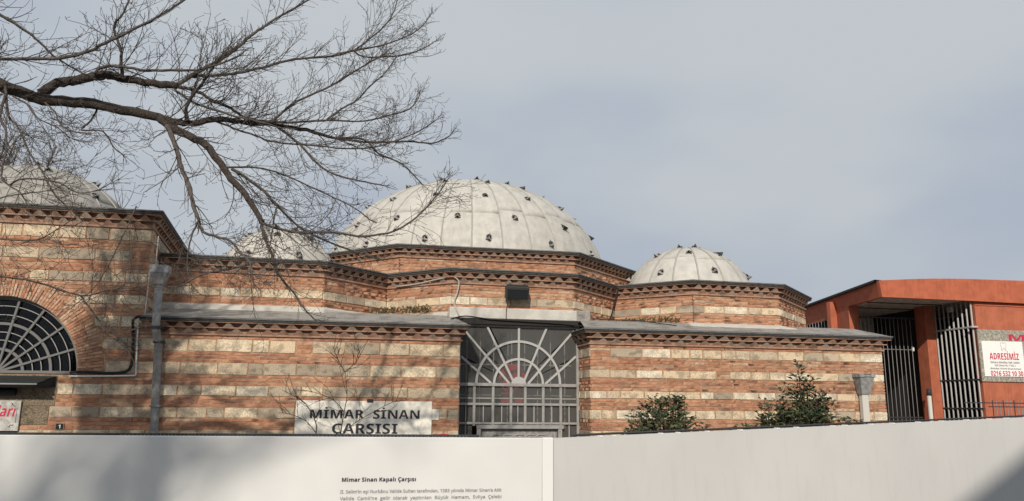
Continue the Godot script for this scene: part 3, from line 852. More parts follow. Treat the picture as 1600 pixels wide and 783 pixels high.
func build_gate(H: Node) -> void:
	var z := -1.18
	var C := Vector3(4.33, 2.10, z)
	var st := begin()
	bar(st, Vector3(6.02, 0.3, z), Vector3(6.02, 3.76, z), 0.075, 0.07); bar(st, Vector3(2.66, 0.3, z), Vector3(2.66, 3.76, z), 0.075, 0.07)
	bar(st, Vector3(2.7, 3.70, z), Vector3(5.98, 3.70, z), 0.06, 0.06)
	var G := part("gate", done(st), M.gate_paint, H)
	G.set_meta("label", "grey iron gate with a sunburst fan above small panes")
	add_bar(G, "transom", Vector3(2.69, 2.085, z + 0.004), Vector3(5.99, 2.085, z + 0.004), 0.085, 0.085, M.gate_paint)
	add_bar(G, "rail", Vector3(2.69, 1.56, z + 0.003), Vector3(5.99, 1.56, z + 0.003), 0.065, 0.065, M.gate_paint)
	add_bar(G, "rail", Vector3(2.69, 1.05, z + 0.003), Vector3(5.99, 1.05, z + 0.003), 0.06, 0.065, M.gate_paint)
	for s in [[2.69, 3.06], [3.14, 3.58], [3.66, 4.08], [4.16, 4.48], [4.56, 4.99], [5.07, 5.49], [5.57, 5.98]]:
		add_bar(G, "thin_rail", Vector3(s[0], 1.715, z - 0.01), Vector3(s[1], 1.715, z - 0.01), 0.034, 0.04, M.gate_paint)
		pane_from(G, PackedVector2Array([Vector2(s[0], 1.595), Vector2(s[1], 1.595), Vector2(s[1], 2.04), Vector2(s[0], 2.04)]), z + 0.012, M.pane_grey)
		var mid: float = (s[0] + s[1]) / 2
		add_bar(G, "thin_bar", Vector3(mid, 1.08, z), Vector3(mid, 1.53, z), 0.026, 0.03, M.gate_white)
		pane_from(G, PackedVector2Array([Vector2(s[0], 1.085), Vector2(s[1], 1.085), Vector2(s[1], 1.525), Vector2(s[0], 1.525)]), z - 0.014, M.pane_grey)
		if s[0] < 3 or s[0] > 5.5:
			add_bar(G, "thin_bar", Vector3(mid, 0.3, z), Vector3(mid, 1.02, z), 0.026, 0.03, M.gate_white)
			pane_from(G, PackedVector2Array([Vector2(s[0], 0.3), Vector2(s[1], 0.3), Vector2(s[1], 1.015), Vector2(s[0], 1.015)]), z - 0.014, M.pane_grey)
	for x in [3.10, 3.62, 4.12, 4.52, 5.03, 5.53]:
		add_bar(G, "post", Vector3(x, 0.98, z), Vector3(x, 2.05, z), 0.075, 0.06, M.gate_paint)
	# fan
	st = begin(); gate_arc(st, C, 1.18, 0.065, 0.062, 0.0, PI, 40); part("arc_bar", done(st), M.gate_white, G)
	st = begin(); gate_arc(st, C, 0.69, 0.062, 0.058, 0.0, PI, 32); part("arc_bar", done(st), M.gate_white, G)
	st = begin()
	var hub := PackedVector2Array()
	for k in 13: hub.append(Vector2(C.x + cos(PI * k / 12) * 0.21, C.y + sin(PI * k / 12) * 0.21))
	prism(st, hub, Vector3(0, 0, z - 0.002), Vector3.RIGHT, Vector3.UP, Vector3(0, 0, 0.075))
	part("hub", done(st), M.gate_white, G)
	for r in [[3.56, 2.12, 2.71, 2.84], [4.07, 2.12, 2.80, 3.55], [4.17, 2.2, 3.43, 3.68], [4.33, 2.25, 4.33, 3.68], [4.49, 2.2, 5.13, 3.68], [4.60, 2.12, 5.93, 3.62], [5.09, 2.12, 5.98, 2.90]]:
		add_bar(G, "ray_bar", Vector3(r[0], r[1], z + 0.005), Vector3(r[2], r[3], z + 0.005), 0.062, 0.05, M.gate_white)
	var frame := PackedVector2Array([Vector2(2.70, 2.13), Vector2(5.98, 2.13), Vector2(5.98, 3.67), Vector2(2.70, 3.67)])
	var cuts := [0.0, 25.0, 43.0, 62.0, 90.0, 118.0, 137.0, 155.0, 180.0]
	for k in 8:
		for r in [[0.2, 0.66], [0.72, 1.15], [1.21, 3.0]]:
			var sec := sector(C, r[0], r[1], deg_to_rad(cuts[k]) + 0.012, deg_to_rad(cuts[k + 1]) - 0.012)
			for poly in Geometry2D.intersect_polygons(sec, frame):
				pane_from(G, poly, z + 0.012, M.pane_grey)
	# door frame under the panes
	add_bar(G, "door_frame", Vector3(3.17, 0.955, z - 0.006), Vector3(5.60, 0.955, z - 0.006), 0.10, 0.12, M.gate_paint)
	add_bar(G, "door_frame", Vector3(3.235, 0.2, z - 0.006), Vector3(3.235, 0.90, z - 0.006), 0.11, 0.115, M.gate_paint)
	add_bar(G, "door_frame", Vector3(5.50, 0.2, z - 0.006), Vector3(5.50, 0.90, z - 0.006), 0.11, 0.115, M.gate_paint)
	part("door_leaf", boxm(Vector3(3.29, 0.0, z - 0.05), Vector3(5.445, 0.898, z - 0.02), 0.01), M.zinc, G)
	st = begin(false)      # scrolls of the door grille
	for x0 in [3.75, 4.05, 4.37, 4.7, 5.0]:
		var pts := []
		var rad := []
		for k in 14:
			var t := 0.6 + 4.2 * k / 13.0
			pts.append(Vector3(x0 + cos(t) * 0.13, 0.70 + sin(t) * 0.055, z + 0.005)); rad.append(0.013)
		tube(st, pts, rad, 5)
	part("scroll", done(st), M.gate_white, G)
	# inner window a step behind, seen through the panes
	st = begin()
	for x in [2.95, 3.33, 3.72, 4.13, 4.24, 4.62, 5.0, 5.38, 5.8]: bar(st, Vector3(x, 0.9, z - 0.55), Vector3(x, 3.68, z - 0.55), 0.03, 0.03)
	for y in [2.66, 1.8]: bar(st, Vector3(2.7, y, z - 0.556), Vector3(6.0, y, z - 0.556), 0.035, 0.03)
	part("inner_window", done(st), M.inner_bar, H)
	st = begin()
	var disc := PackedVector2Array()
	for k in 24: disc.append(Vector2(4.26 + cos(TAU * k / 24) * 0.40, 2.28 + sin(TAU * k / 24) * 0.40))
	prism(st, disc, Vector3(0, 0, z - 0.48), Vector3.RIGHT, Vector3.UP, Vector3(0, 0, 0.03))
	part("red_disc", done(st), M.red_disc, H)
	part("red_panel", boxm(Vector3(3.93, 1.60, z - 0.48), Vector3(4.56, 1.88, z - 0.45)), M.red_disc, H)
	part("red_panel_stripe", boxm(Vector3(4.24, 1.58, z - 0.452), Vector3(4.30, 2.0, z - 0.43)), M.gate_white, H)
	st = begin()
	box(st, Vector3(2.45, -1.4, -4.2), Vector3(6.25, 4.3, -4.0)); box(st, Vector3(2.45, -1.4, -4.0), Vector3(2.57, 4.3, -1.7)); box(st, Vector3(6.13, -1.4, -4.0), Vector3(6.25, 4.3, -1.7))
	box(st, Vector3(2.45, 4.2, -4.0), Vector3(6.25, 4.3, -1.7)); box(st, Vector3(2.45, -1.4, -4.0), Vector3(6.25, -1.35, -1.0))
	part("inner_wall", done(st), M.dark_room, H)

# ---------------------------------------------------------------- lettering
func sans(bold := false) -> Font:
	var f := SystemFont.new()
	f.font_names = PackedStringArray(["Droid Sans"])
	f.font_weight = 700 if bold else 400
	return f

func letters(parent: Node, text: String, x0: float, x1: float, y0: float, y1: float, z: float, m: Material, bold := false, called := "lettering", xf := Transform3D.IDENTITY, sheared := 0.0) -> MeshInstance3D:
	var t := TextMesh.new()
	t.text = text
	t.font = sans(bold)
	t.font_size = 64
	t.pixel_size = 0.01
	t.depth = 0.05
	t.curve_step = 1.0
	var bb := t.get_aabb()
	var sx := (x1 - x0) / bb.size.x
	var sy := (y1 - y0) / bb.size.y
	var b := Basis(Vector3(sx, 0, 0), Vector3(sheared * sy, sy, 0), Vector3(0, 0, 0.1))
	var o := Vector3(x0 - bb.position.x * sx, y0 - bb.position.y * sy, z - bb.position.z * 0.1)
	return part(called, t, m, parent, xf * Transform3D(b, o))

# ---------------------------------------------------------------- trees
func grow(st: SurfaceTool, p: Vector3, d: Vector3, length: float, r: float, level: int, up: float, g: RandomNumberGenerator, kids: Array, bud := 0.0) -> void:
	var n := 6 if level > 0 else 4
	var pts := [p]
	var rad := [r]
	var q := p
	var dir := d
	var bend := Vector3(g.randf_range(-1, 1), g.randf_range(-1, 1), g.randf_range(-1, 1)) * 0.17
	for i in n:
		dir = (dir + bend + Vector3.UP * up * 0.16 + Vector3(g.randf_range(-1, 1), g.randf_range(-1, 1), g.randf_range(-1, 1)) * 0.06).normalized()
		q += dir * length / n
		pts.append(q)
		rad.append(lerpf(r, maxf(r * 0.45, 0.0028), float(i + 1) / n))
	tube(st, pts, rad, 3 if r < 0.012 else (4 if r < 0.03 else 6))
	if bud > 0.0 and level == 0:
		var s := bud
		var e := q + dir * s * 2.2
		var a := dir.cross(Vector3(0.3, 0.8, 0.5)).normalized() * s
		var b := dir.cross(a).normalized() * s
		var m := q + dir * s * 0.8
		tri(st, q, m + b, m + a); tri(st, q, m - a, m + b); tri(st, q, m - b, m - a); tri(st, q, m + a, m - b)
		tri(st, e, m + a, m + b); tri(st, e, m + b, m - a); tri(st, e, m - a, m - b); tri(st, e, m - b, m + a)
	if level <= 0: return
	var count: int = kids[level]
	for k in count:
		var t := (k + g.randf_range(0.35, 1.0)) / count
		var f := t * n
		var i := mini(int(f), n - 1)
		var at: Vector3 = pts[i].lerp(pts[i + 1], f - i)
		var axis: Vector3 = (pts[i + 1] - pts[i]).normalized()
		var s := axis.cross(Vector3(g.randf_range(-1, 1), g.randf_range(-1, 1), g.randf_range(-1, 1))).normalized()
		var nd := axis.rotated(s, deg_to_rad(g.randf_range(28, 58)))
		grow(st, at, nd, length * g.randf_range(0.28, 0.60) * (1.2 - 0.55 * t), maxf(lerpf(rad[i], rad[i + 1], f - i) * 0.62, 0.0030), level - 1, up, g, kids, bud)

const LIMBS := [
	[[-6.45, 6.22, 8.50, 0.116], [-5.81, 6.13, 8.47, 0.111], [-5.24, 5.99, 8.44, 0.106], [-4.90, 5.90, 8.41, 0.100], [-4.65, 5.84, 8.39, 0.094], [-4.15, 5.85, 8.36, 0.088], [-3.63, 5.79, 8.33, 0.082], [-3.10, 5.73, 8.30, 0.076]],
	[[-3.10, 5.73, 8.30, 0.067], [-2.90, 5.72, 8.20, 0.062], [-2.69, 5.75, 8.10, 0.057], [-2.30, 5.88, 8.00, 0.053], [-1.93, 5.89, 7.90, 0.048], [-1.51, 5.93, 7.80, 0.042], [-1.02, 5.91, 7.70, 0.037], [-0.61, 5.85, 7.60, 0.032]],
	[[-0.61, 5.85, 7.60, 0.032], [-0.11, 5.84, 7.53, 0.029], [0.37, 5.90, 7.47, 0.026], [0.74, 5.95, 7.40, 0.023], [1.04, 5.97, 7.33, 0.020], [1.26, 6.09, 7.27, 0.017], [1.39, 6.21, 7.20, 0.013]],
	[[-0.61, 5.85, 7.60, 0.027], [-0.11, 5.87, 7.56, 0.025], [0.15, 5.66, 7.52, 0.022], [0.53, 5.52, 7.48, 0.019], [0.76, 5.33, 7.44, 0.016], [0.88, 5.22, 7.40, 0.013]],
	[[-1.51, 5.93, 7.80, 0.033], [-1.11, 5.61, 7.88, 0.029], [-0.81, 5.28, 7.96, 0.025], [-0.53, 5.10, 8.04, 0.021], [-0.16, 5.00, 8.12, 0.018], [0.24, 4.92, 8.20, 0.014]],
	[[-2.39, 5.85, 8.00, 0.026], [-2.11, 5.78, 7.93, 0.024], [-1.78, 5.70, 7.87, 0.023], [-1.50, 5.64, 7.80, 0.022], [-0.84, 5.65, 7.73, 0.020], [-0.26, 5.66, 7.67, 0.019], [0.22, 5.79, 7.60, 0.018], [0.64, 6.01, 7.53, 0.016], [0.90, 6.19, 7.47, 0.015], [1.09, 6.37, 7.40, 0.013]],
	[[-3.10, 5.73, 8.30, 0.076], [-2.91, 5.58, 8.37, 0.072], [-2.59, 5.41, 8.44, 0.067], [-2.37, 5.29, 8.51, 0.062], [-2.18, 5.04, 8.59, 0.058], [-1.96, 4.75, 8.66, 0.053], [-1.69, 4.46, 8.73, 0.049], [-1.47, 4.09, 8.80, 0.044]],
	[[-1.47, 4.09, 8.80, 0.037], [-1.43, 3.91, 8.83, 0.033], [-1.29, 3.63, 8.87, 0.029], [-1.20, 3.36, 8.90, 0.025], [-0.97, 3.10, 8.93, 0.021], [-0.85, 2.92, 8.97, 0.018], [-0.66, 2.72, 9.00, 0.014]],
	[[-1.47, 4.09, 8.80, 0.032], [-1.29, 4.04, 8.73, 0.030], [-0.98, 4.01, 8.67, 0.029], [-0.48, 4.05, 8.60, 0.027], [-0.11, 4.02, 8.53, 0.025], [0.12, 4.06, 8.47, 0.023], [0.36, 4.13, 8.40, 0.021]],
	[[0.36, 4.13, 8.40, 0.021], [0.62, 4.29, 8.35, 0.019], [0.89, 4.56, 8.30, 0.016], [1.14, 4.91, 8.25, 0.013], [1.24, 5.09, 8.20, 0.010]],
	[[-1.98, 4.92, 8.60, 0.034], [-1.59, 4.70, 8.50, 0.031], [-1.32, 4.45, 8.40, 0.029], [-0.99, 4.17, 8.30, 0.026], [-0.68, 4.03, 8.20, 0.023], [-0.30, 3.91, 8.10, 0.021], [0.10, 3.81, 8.00, 0.018]],
	[[-1.29, 4.37, 8.70, 0.020], [-1.30, 4.11, 8.87, 0.016], [-1.30, 3.83, 9.03, 0.013], [-1.30, 3.59, 9.20, 0.009]],
	[[-2.08, 4.93, 8.60, 0.022], [-1.65, 5.00, 8.47, 0.021], [-1.30, 4.97, 8.33, 0.019], [-0.92, 4.85, 8.20, 0.018], [-0.51, 4.71, 8.07, 0.016], [-0.18, 4.59, 7.93, 0.014], [0.07, 4.44, 7.80, 0.012]],
	[[-3.02, 5.65, 8.30, 0.057], [-2.90, 5.47, 8.48, 0.053], [-2.74, 5.12, 8.67, 0.048], [-2.58, 4.76, 8.85, 0.043], [-2.45, 4.54, 9.03, 0.039], [-2.32, 4.18, 9.22, 0.035], [-2.20, 3.96, 9.40, 0.031]],
	[[-2.20, 3.96, 9.40, 0.028], [-2.11, 3.78, 9.47, 0.026], [-1.92, 3.71, 9.53, 0.024], [-1.73, 3.64, 9.60, 0.021], [-1.58, 3.47, 9.67, 0.019], [-1.46, 3.35, 9.73, 0.017], [-1.39, 3.09, 9.80, 0.015]],
	[[-2.20, 3.93, 9.40, 0.019], [-2.26, 3.73, 9.43, 0.016], [-2.28, 3.53, 9.45, 0.013], [-2.27, 3.28, 9.47, 0.011], [-2.19, 3.06, 9.50, 0.008]],
	[[-4.72, 5.92, 8.40, 0.083], [-4.52, 6.12, 8.37, 0.080], [-4.29, 6.20, 8.34, 0.077], [-4.07, 6.28, 8.31, 0.073], [-3.88, 6.34, 8.29, 0.070], [-3.69, 6.32, 8.26, 0.066], [-3.28, 6.29, 8.23, 0.062], [-2.93, 6.29, 8.20, 0.059]],
	[[-2.93, 6.29, 8.20, 0.049], [-2.79, 6.50, 8.10, 0.046], [-2.61, 6.70, 8.00, 0.043], [-2.36, 6.95, 7.90, 0.041], [-2.17, 7.20, 7.80, 0.038], [-2.04, 7.42, 7.70, 0.035], [-1.94, 7.59, 7.60, 0.032]],
	[[-1.94, 7.59, 7.60, 0.032], [-1.74, 7.86, 7.47, 0.027], [-1.34, 8.26, 7.33, 0.023], [-0.99, 8.62, 7.20, 0.018]],
	[[-2.81, 6.54, 8.00, 0.038], [-2.44, 6.64, 7.91, 0.036], [-2.22, 6.72, 7.83, 0.035], [-1.88, 6.87, 7.74, 0.033], [-1.44, 7.09, 7.66, 0.032], [-1.13, 7.22, 7.57, 0.030], [-0.70, 7.33, 7.49, 0.028], [-0.35, 7.51, 7.40, 0.026]],
	[[-0.35, 7.51, 7.40, 0.024], [0.05, 7.65, 7.36, 0.022], [0.32, 7.79, 7.32, 0.019], [0.59, 7.96, 7.28, 0.016], [0.81, 8.18, 7.24, 0.013], [0.97, 8.46, 7.20, 0.010]],
	[[-0.35, 7.51, 7.40, 0.024], [-0.17, 7.45, 7.32, 0.021], [0.33, 7.55, 7.24, 0.019], [0.67, 7.69, 7.16, 0.016], [0.89, 7.85, 7.08, 0.013], [1.07, 8.03, 7.00, 0.010]],
	[[-0.35, 7.51, 7.40, 0.022], [-0.12, 7.81, 7.25, 0.019], [0.14, 8.16, 7.10, 0.017], [0.30, 8.53, 6.95, 0.014], [0.36, 8.87, 6.80, 0.011]],
	[[-2.93, 6.29, 8.20, 0.041], [-2.66, 6.25, 8.14, 0.039], [-2.41, 6.14, 8.09, 0.036], [-2.16, 6.06, 8.03, 0.034], [-1.94, 5.95, 7.97, 0.032], [-1.59, 5.93, 7.91, 0.030], [-1.11, 5.99, 7.86, 0.027], [-0.70, 6.07, 7.80, 0.025]],
	[[-0.70, 6.07, 7.80, 0.023], [-0.21, 6.13, 7.70, 0.021], [0.20, 6.28, 7.60, 0.018], [0.63, 6.50, 7.50, 0.016], [0.79, 6.78, 7.40, 0.013]],
	[[-0.71, 6.08, 7.80, 0.023], [-0.49, 6.33, 7.70, 0.021], [-0.26, 6.53, 7.60, 0.019], [-0.05, 6.85, 7.50, 0.017], [0.18, 7.14, 7.40, 0.015], [0.36, 7.48, 7.30, 0.013]],
	[[-1.48, 5.92, 8.10, 0.028], [-1.19, 6.29, 7.94, 0.026], [-0.82, 6.59, 7.78, 0.024], [-0.63, 6.78, 7.62, 0.022], [-0.26, 7.15, 7.46, 0.020], [0.16, 7.54, 7.30, 0.018]],
	[[-2.96, 6.23, 8.20, 0.029], [-2.68, 6.04, 8.24, 0.027], [-2.32, 5.92, 8.28, 0.025], [-2.02, 5.83, 8.32, 0.023], [-1.72, 5.77, 8.36, 0.021], [-1.34, 5.67, 8.40, 0.019]],
	[[-4.04, 6.30, 8.40, 0.033], [-3.89, 6.39, 8.47, 0.031], [-3.61, 6.38, 8.54, 0.029], [-3.27, 6.33, 8.61, 0.027], [-2.83, 6.34, 8.69, 0.025], [-2.55, 6.34, 8.76, 0.023], [-2.23, 6.43, 8.83, 0.021], [-1.96, 6.55, 8.90, 0.019]],
	[[-5.78, 6.13, 8.90, 0.037], [-5.05, 6.18, 8.95, 0.035], [-4.42, 6.22, 9.00, 0.033], [-3.98, 6.32, 9.05, 0.031], [-3.71, 6.48, 9.10, 0.029], [-3.41, 6.65, 9.15, 0.026], [-3.02, 6.91, 9.20, 0.024], [-2.79, 7.08, 9.25, 0.022], [-2.58, 7.24, 9.30, 0.020]],
	[[-5.47, 6.93, 9.30, 0.034], [-5.01, 6.70, 9.23, 0.031], [-4.84, 6.62, 9.16, 0.028], [-4.64, 6.50, 9.09, 0.025], [-4.52, 6.40, 9.01, 0.021], [-4.39, 6.29, 8.94, 0.018], [-4.15, 6.16, 8.87, 0.014], [-3.94, 6.08, 8.80, 0.011]],
	[[-3.64, 6.27, 8.40, 0.038], [-3.66, 6.44, 8.48, 0.035], [-3.65, 6.59, 8.57, 0.031], [-3.71, 6.78, 8.65, 0.028], [-3.74, 6.93, 8.73, 0.025], [-3.61, 7.09, 8.82, 0.022], [-3.52, 7.27, 8.90, 0.019]],
	[[-2.74, 5.76, 8.20, 0.044], [-2.74, 5.92, 8.30, 0.039], [-2.66, 6.08, 8.40, 0.035], [-2.52, 6.23, 8.50, 0.031], [-2.41, 6.37, 8.60, 0.027], [-2.30, 6.51, 8.70, 0.023], [-2.17, 6.66, 8.80, 0.019]],
	[[-5.12, 5.89, 8.50, 0.026], [-5.01, 5.50, 8.58, 0.023], [-4.82, 5.29, 8.67, 0.021], [-4.61, 4.92, 8.75, 0.019], [-4.40, 4.66, 8.83, 0.016], [-4.16, 4.31, 8.92, 0.014], [-3.95, 4.13, 9.00, 0.012]],
	[[-5.19, 5.82, 8.70, 0.027], [-5.02, 5.40, 8.80, 0.025], [-4.87, 5.14, 8.90, 0.022], [-4.80, 4.84, 9.00, 0.020], [-4.76, 4.48, 9.10, 0.018], [-4.61, 4.33, 9.20, 0.016], [-4.43, 4.22, 9.30, 0.014], [-4.30, 4.06, 9.40, 0.012]],
	[[-4.78, 3.12, 9.40, 0.021], [-4.45, 3.09, 9.48, 0.019], [-4.00, 3.02, 9.56, 0.016], [-3.45, 2.86, 9.64, 0.014], [-3.11, 2.93, 9.72, 0.012], [-2.65, 2.99, 9.80, 0.010]],
	[[-3.46, 2.86, 9.60, 0.016], [-3.34, 2.73, 9.68, 0.014], [-3.14, 2.49, 9.75, 0.012], [-3.03, 2.36, 9.82, 0.010], [-2.85, 2.28, 9.90, 0.008]],
	[[-3.98, 5.85, 8.30, 0.025], [-4.00, 5.77, 8.25, 0.022], [-4.09, 5.62, 8.20, 0.020], [-4.20, 5.50, 8.15, 0.018], [-3.93, 5.52, 8.10, 0.016], [-3.77, 5.30, 8.05, 0.014], [-3.66, 5.22, 8.00, 0.012]],
	[[-1.63, 3.61, 8.20, 0.029], [-1.91, 3.47, 8.40, 0.022], [-2.22, 3.35, 8.60, 0.016], [-2.50, 3.13, 8.80, 0.011]],
	[[-4.94, 4.01, 9.30, 0.015], [-4.64, 4.12, 9.34, 0.013], [-4.39, 4.18, 9.38, 0.012], [-4.17, 4.21, 9.42, 0.010], [-3.97, 4.25, 9.46, 0.008], [-3.85, 4.32, 9.50, 0.007]],
	[[-4.61, 4.33, 9.20, 0.018], [-4.48, 4.40, 9.26, 0.017], [-4.25, 4.41, 9.31, 0.015], [-3.96, 4.36, 9.37, 0.014], [-3.78, 4.26, 9.43, 0.012], [-3.65, 4.21, 9.49, 0.011], [-3.45, 4.24, 9.54, 0.009], [-3.29, 4.32, 9.60, 0.007]],
	[[-4.80, 3.60, 9.50, 0.016], [-4.47, 3.54, 9.57, 0.014], [-4.03, 3.54, 9.65, 0.012], [-3.74, 3.70, 9.73, 0.009], [-3.56, 3.83, 9.80, 0.007]],
	[[-2.93, 4.05, 9.60, 0.013], [-3.01, 3.72, 9.65, 0.011], [-3.16, 3.23, 9.70, 0.010], [-3.26, 2.97, 9.75, 0.008], [-3.43, 2.74, 9.80, 0.006]],
	[[-4.98, 5.78, 8.60, 0.020], [-4.72, 5.62, 8.70, 0.018], [-4.54, 5.41, 8.80, 0.015], [-4.24, 5.26, 8.90, 0.013], [-4.03, 5.10, 9.00, 0.011], [-3.84, 5.02, 9.10, 0.009]],
	[[-4.56, 5.72, 8.60, 0.018], [-4.36, 5.54, 8.75, 0.015], [-4.21, 5.31, 8.90, 0.013], [-4.00, 5.18, 9.05, 0.010], [-3.81, 5.12, 9.20, 0.008]],
]

func build_tree() -> void:
	var T := thing("bare_tree", "large bare winter tree reaching in from the left over the wall", "tree")
	var g := RandomNumberGenerator.new()
	g.seed = 71
	var st := begin(false)
	tube(st, smooth([Vector3(-9.9, -1.5, 8.7), Vector3(-9.75, 0.2, 8.7), Vector3(-9.5, 2.6, 8.65), Vector3(-9.2, 4.9, 8.6), Vector3(-9.15, 7.0, 8.7), Vector3(-9.3, 9.0, 8.9)], 3), [0.36, 0.32, 0.30, 0.285, 0.275, 0.27, 0.262, 0.255, 0.25, 0.24, 0.22, 0.20, 0.18, 0.165, 0.15, 0.13], 12)
	part("trunk", done(st), M.bark, T)
	var starts := {0: [Vector3(-9.2, 5.0, 8.6), Vector3(-7.9, 5.9, 8.55)], 29: [Vector3(-9.15, 6.6, 8.7), Vector3(-7.5, 6.3, 8.8)], 30: [Vector3(-9.2, 7.6, 8.8), Vector3(-7.4, 7.5, 9.1)], 34: [Vector3(-9.3, 4.2, 8.65), Vector3(-6.6, 3.6, 9.1)], 35: [Vector3(-9.3, 3.4, 8.65), Vector3(-6.8, 3.1, 9.1)]}
	for i in LIMBS.size():
		var pts := []
		var rr := []
		if starts.has(i):
			for s in starts[i]:
				pts.append(s)
				rr.append(LIMBS[i][0][3] * 1.25)
		for e in LIMBS[i]:
			pts.append(Vector3(e[0], e[1], e[2]))
			rr.append(e[3])
		var sp := smooth(pts, 4)
		var sr := []
		for k in sp.size():
			var f := k / 4.0
			var a := mini(int(f), rr.size() - 1)
			sr.append(lerpf(rr[a], rr[mini(a + 1, rr.size() - 1)], f - a) * (0.72 if rr[0] < 0.06 else 0.88) * g.randf_range(0.93, 1.09))
		for k in range(1, sp.size() - 1):
			sp[k] += Vector3(g.randf_range(-1, 1), g.randf_range(-1, 1), g.randf_range(-1, 1)) * minf(0.012, sr[k] * 0.35)
		st = begin(false)
		tube(st, sp, sr, 9 if sr[0] > 0.06 else 6)
		var limb := part("limb", done(st), M.bark if sr[0] > 0.055 else M.bark_pale, T)
		# side twigs
		var tw := begin(false)
		var total := 0.0
		for k in range(1, sp.size()): total += (sp[k] - sp[k - 1]).length()
		var step := 0.11
		var walk := g.randf_range(0.0, step)
		var along := 0.0
		for k in range(1, sp.size()):
			var seg: float = (sp[k] - sp[k - 1]).length()
			var axis: Vector3 = (sp[k] - sp[k - 1]).normalized()
			while walk < along + seg:
				var at: Vector3 = sp[k - 1] + axis * (walk - along)
				var share := walk / total
				walk += step * g.randf_range(0.55, 1.5) * (1.0 + 1.3 * clampf((sr[k] - 0.05) / 0.05, 0, 1))
				if at.y < 4.6 and at.x < -3.2 and g.randf() < 0.2: continue
				var s := axis.cross(Vector3(g.randf_range(-1, 1), g.randf_range(-1, 1), g.randf_range(-1, 1))).normalized()
				var nd := axis.rotated(s, deg_to_rad(g.randf_range(18, 52)))
				nd = (nd + Vector3(0.15, 0.25 if at.y > 5.7 else -0.02, 0)).normalized()
				var ln := g.randf_range(0.40, 1.30) * (1.08 - 0.75 * share)
				if sr[k] > 0.06: ln *= 0.75
				grow(tw, at, nd, ln, clampf(sr[k] * 0.34, 0.0045, 0.010), 2 if ln > 0.6 else 1, 0.42 if at.y > 5.4 else 0.12, g, [0, 3, 5], 0.007)
			along += seg
		# the limb runs out into finer shoots
		var tip: Vector3 = sp[sp.size() - 1]
		var td: Vector3 = (tip - sp[sp.size() - 4]).normalized()
		if sr[sr.size() - 1] < 0.035:
			for k in 3:
				grow(tw, tip, td.rotated(Vector3(0, 0, 1), g.randf_range(-0.4, 0.4)), g.randf_range(0.12, 0.30), maxf(sr[sr.size() - 1] * 0.6, 0.004), 1, 0.4, g, [0, 3, 5], 0.006)
		var o := part("twigs", done(tw), M.twig, limb)
		o.set_meta("kind", "stuff")
	# the crown above and round the trunk, mostly out of the picture
	st = begin(false)
	for k in 20:
		var y := g.randf_range(5.0, 9.2)
		var a := g.randf_range(-1.9, 1.3)
		grow(st, Vector3(-9.2, y, 8.75), Vector3(cos(a), g.randf_range(0.35, 1.0), -sin(a) * 0.9).normalized(), g.randf_range(2.4, 4.2), g.randf_range(0.05, 0.09), 4, 0.5, g, [0, 4, 5, 6, 8], 0.0)
	var cr := part("crown", done(st), M.bark_pale, T)
	cr.set_meta("kind", "stuff")

func bare_tree(called: String, label: String, base: Vector3, h: float, r: float, lean: Vector3, seed_: int, boughs: int, kids: Array, bud: float, m: Material, low := 0.3, twig_scale := 1.0) -> void:
	var T := thing(called, label, "tree")
	var g := RandomNumberGenerator.new()
	g.seed = seed_
	var st := begin(false)
	var pts := []
	var rad := []
	for k in 7:
		var t := k / 6.0
		pts.append(base + Vector3.UP * h * 0.7 * t + lean * t * t + Vector3(g.randf_range(-0.1, 0.1), 0, g.randf_range(-0.1, 0.1)))
		rad.append(lerpf(r, r * 0.35, t))
	tube(st, pts, rad, 8)
	part("trunk", done(st), m, T)
	st = begin(false)
	for k in boughs:
		var t := lerpf(low, 1.0, (k + g.randf()) / boughs)
		var f := t * 6
		var i := mini(int(f), 5)
		var a := k * 2.4 + g.randf_range(-0.4, 0.4)
		var d := Vector3(cos(a), lerpf(0.55, 1.3, t), sin(a)).normalized()
		grow(st, pts[i].lerp(pts[i + 1], f - i), d, h * g.randf_range(0.28, 0.42) * twig_scale, r * 0.33, kids.size() - 1, 0.45, g, kids, bud)
	part("crown", done(st), m, T).set_meta("kind", "stuff")

# ---------------------------------------------------------------- shrubs
func leaf(st: SurfaceTool, p: Vector3, d: Vector3, nrm: Vector3, l: float, w: float) -> void:
	var s := d.cross(nrm).normalized() * w
	var n := s.cross(d).normalized()
	var mid := p + d * l * 0.45 - n * l * 0.05
	var tip := p + d * l - n * l * 0.22
	var a := mid + s + n * w * 0.35; var b := mid - s + n * w * 0.35
	tri(st, p, mid, a); tri(st, p, b, mid); tri(st, mid, tip, a); tri(st, mid, b, tip)

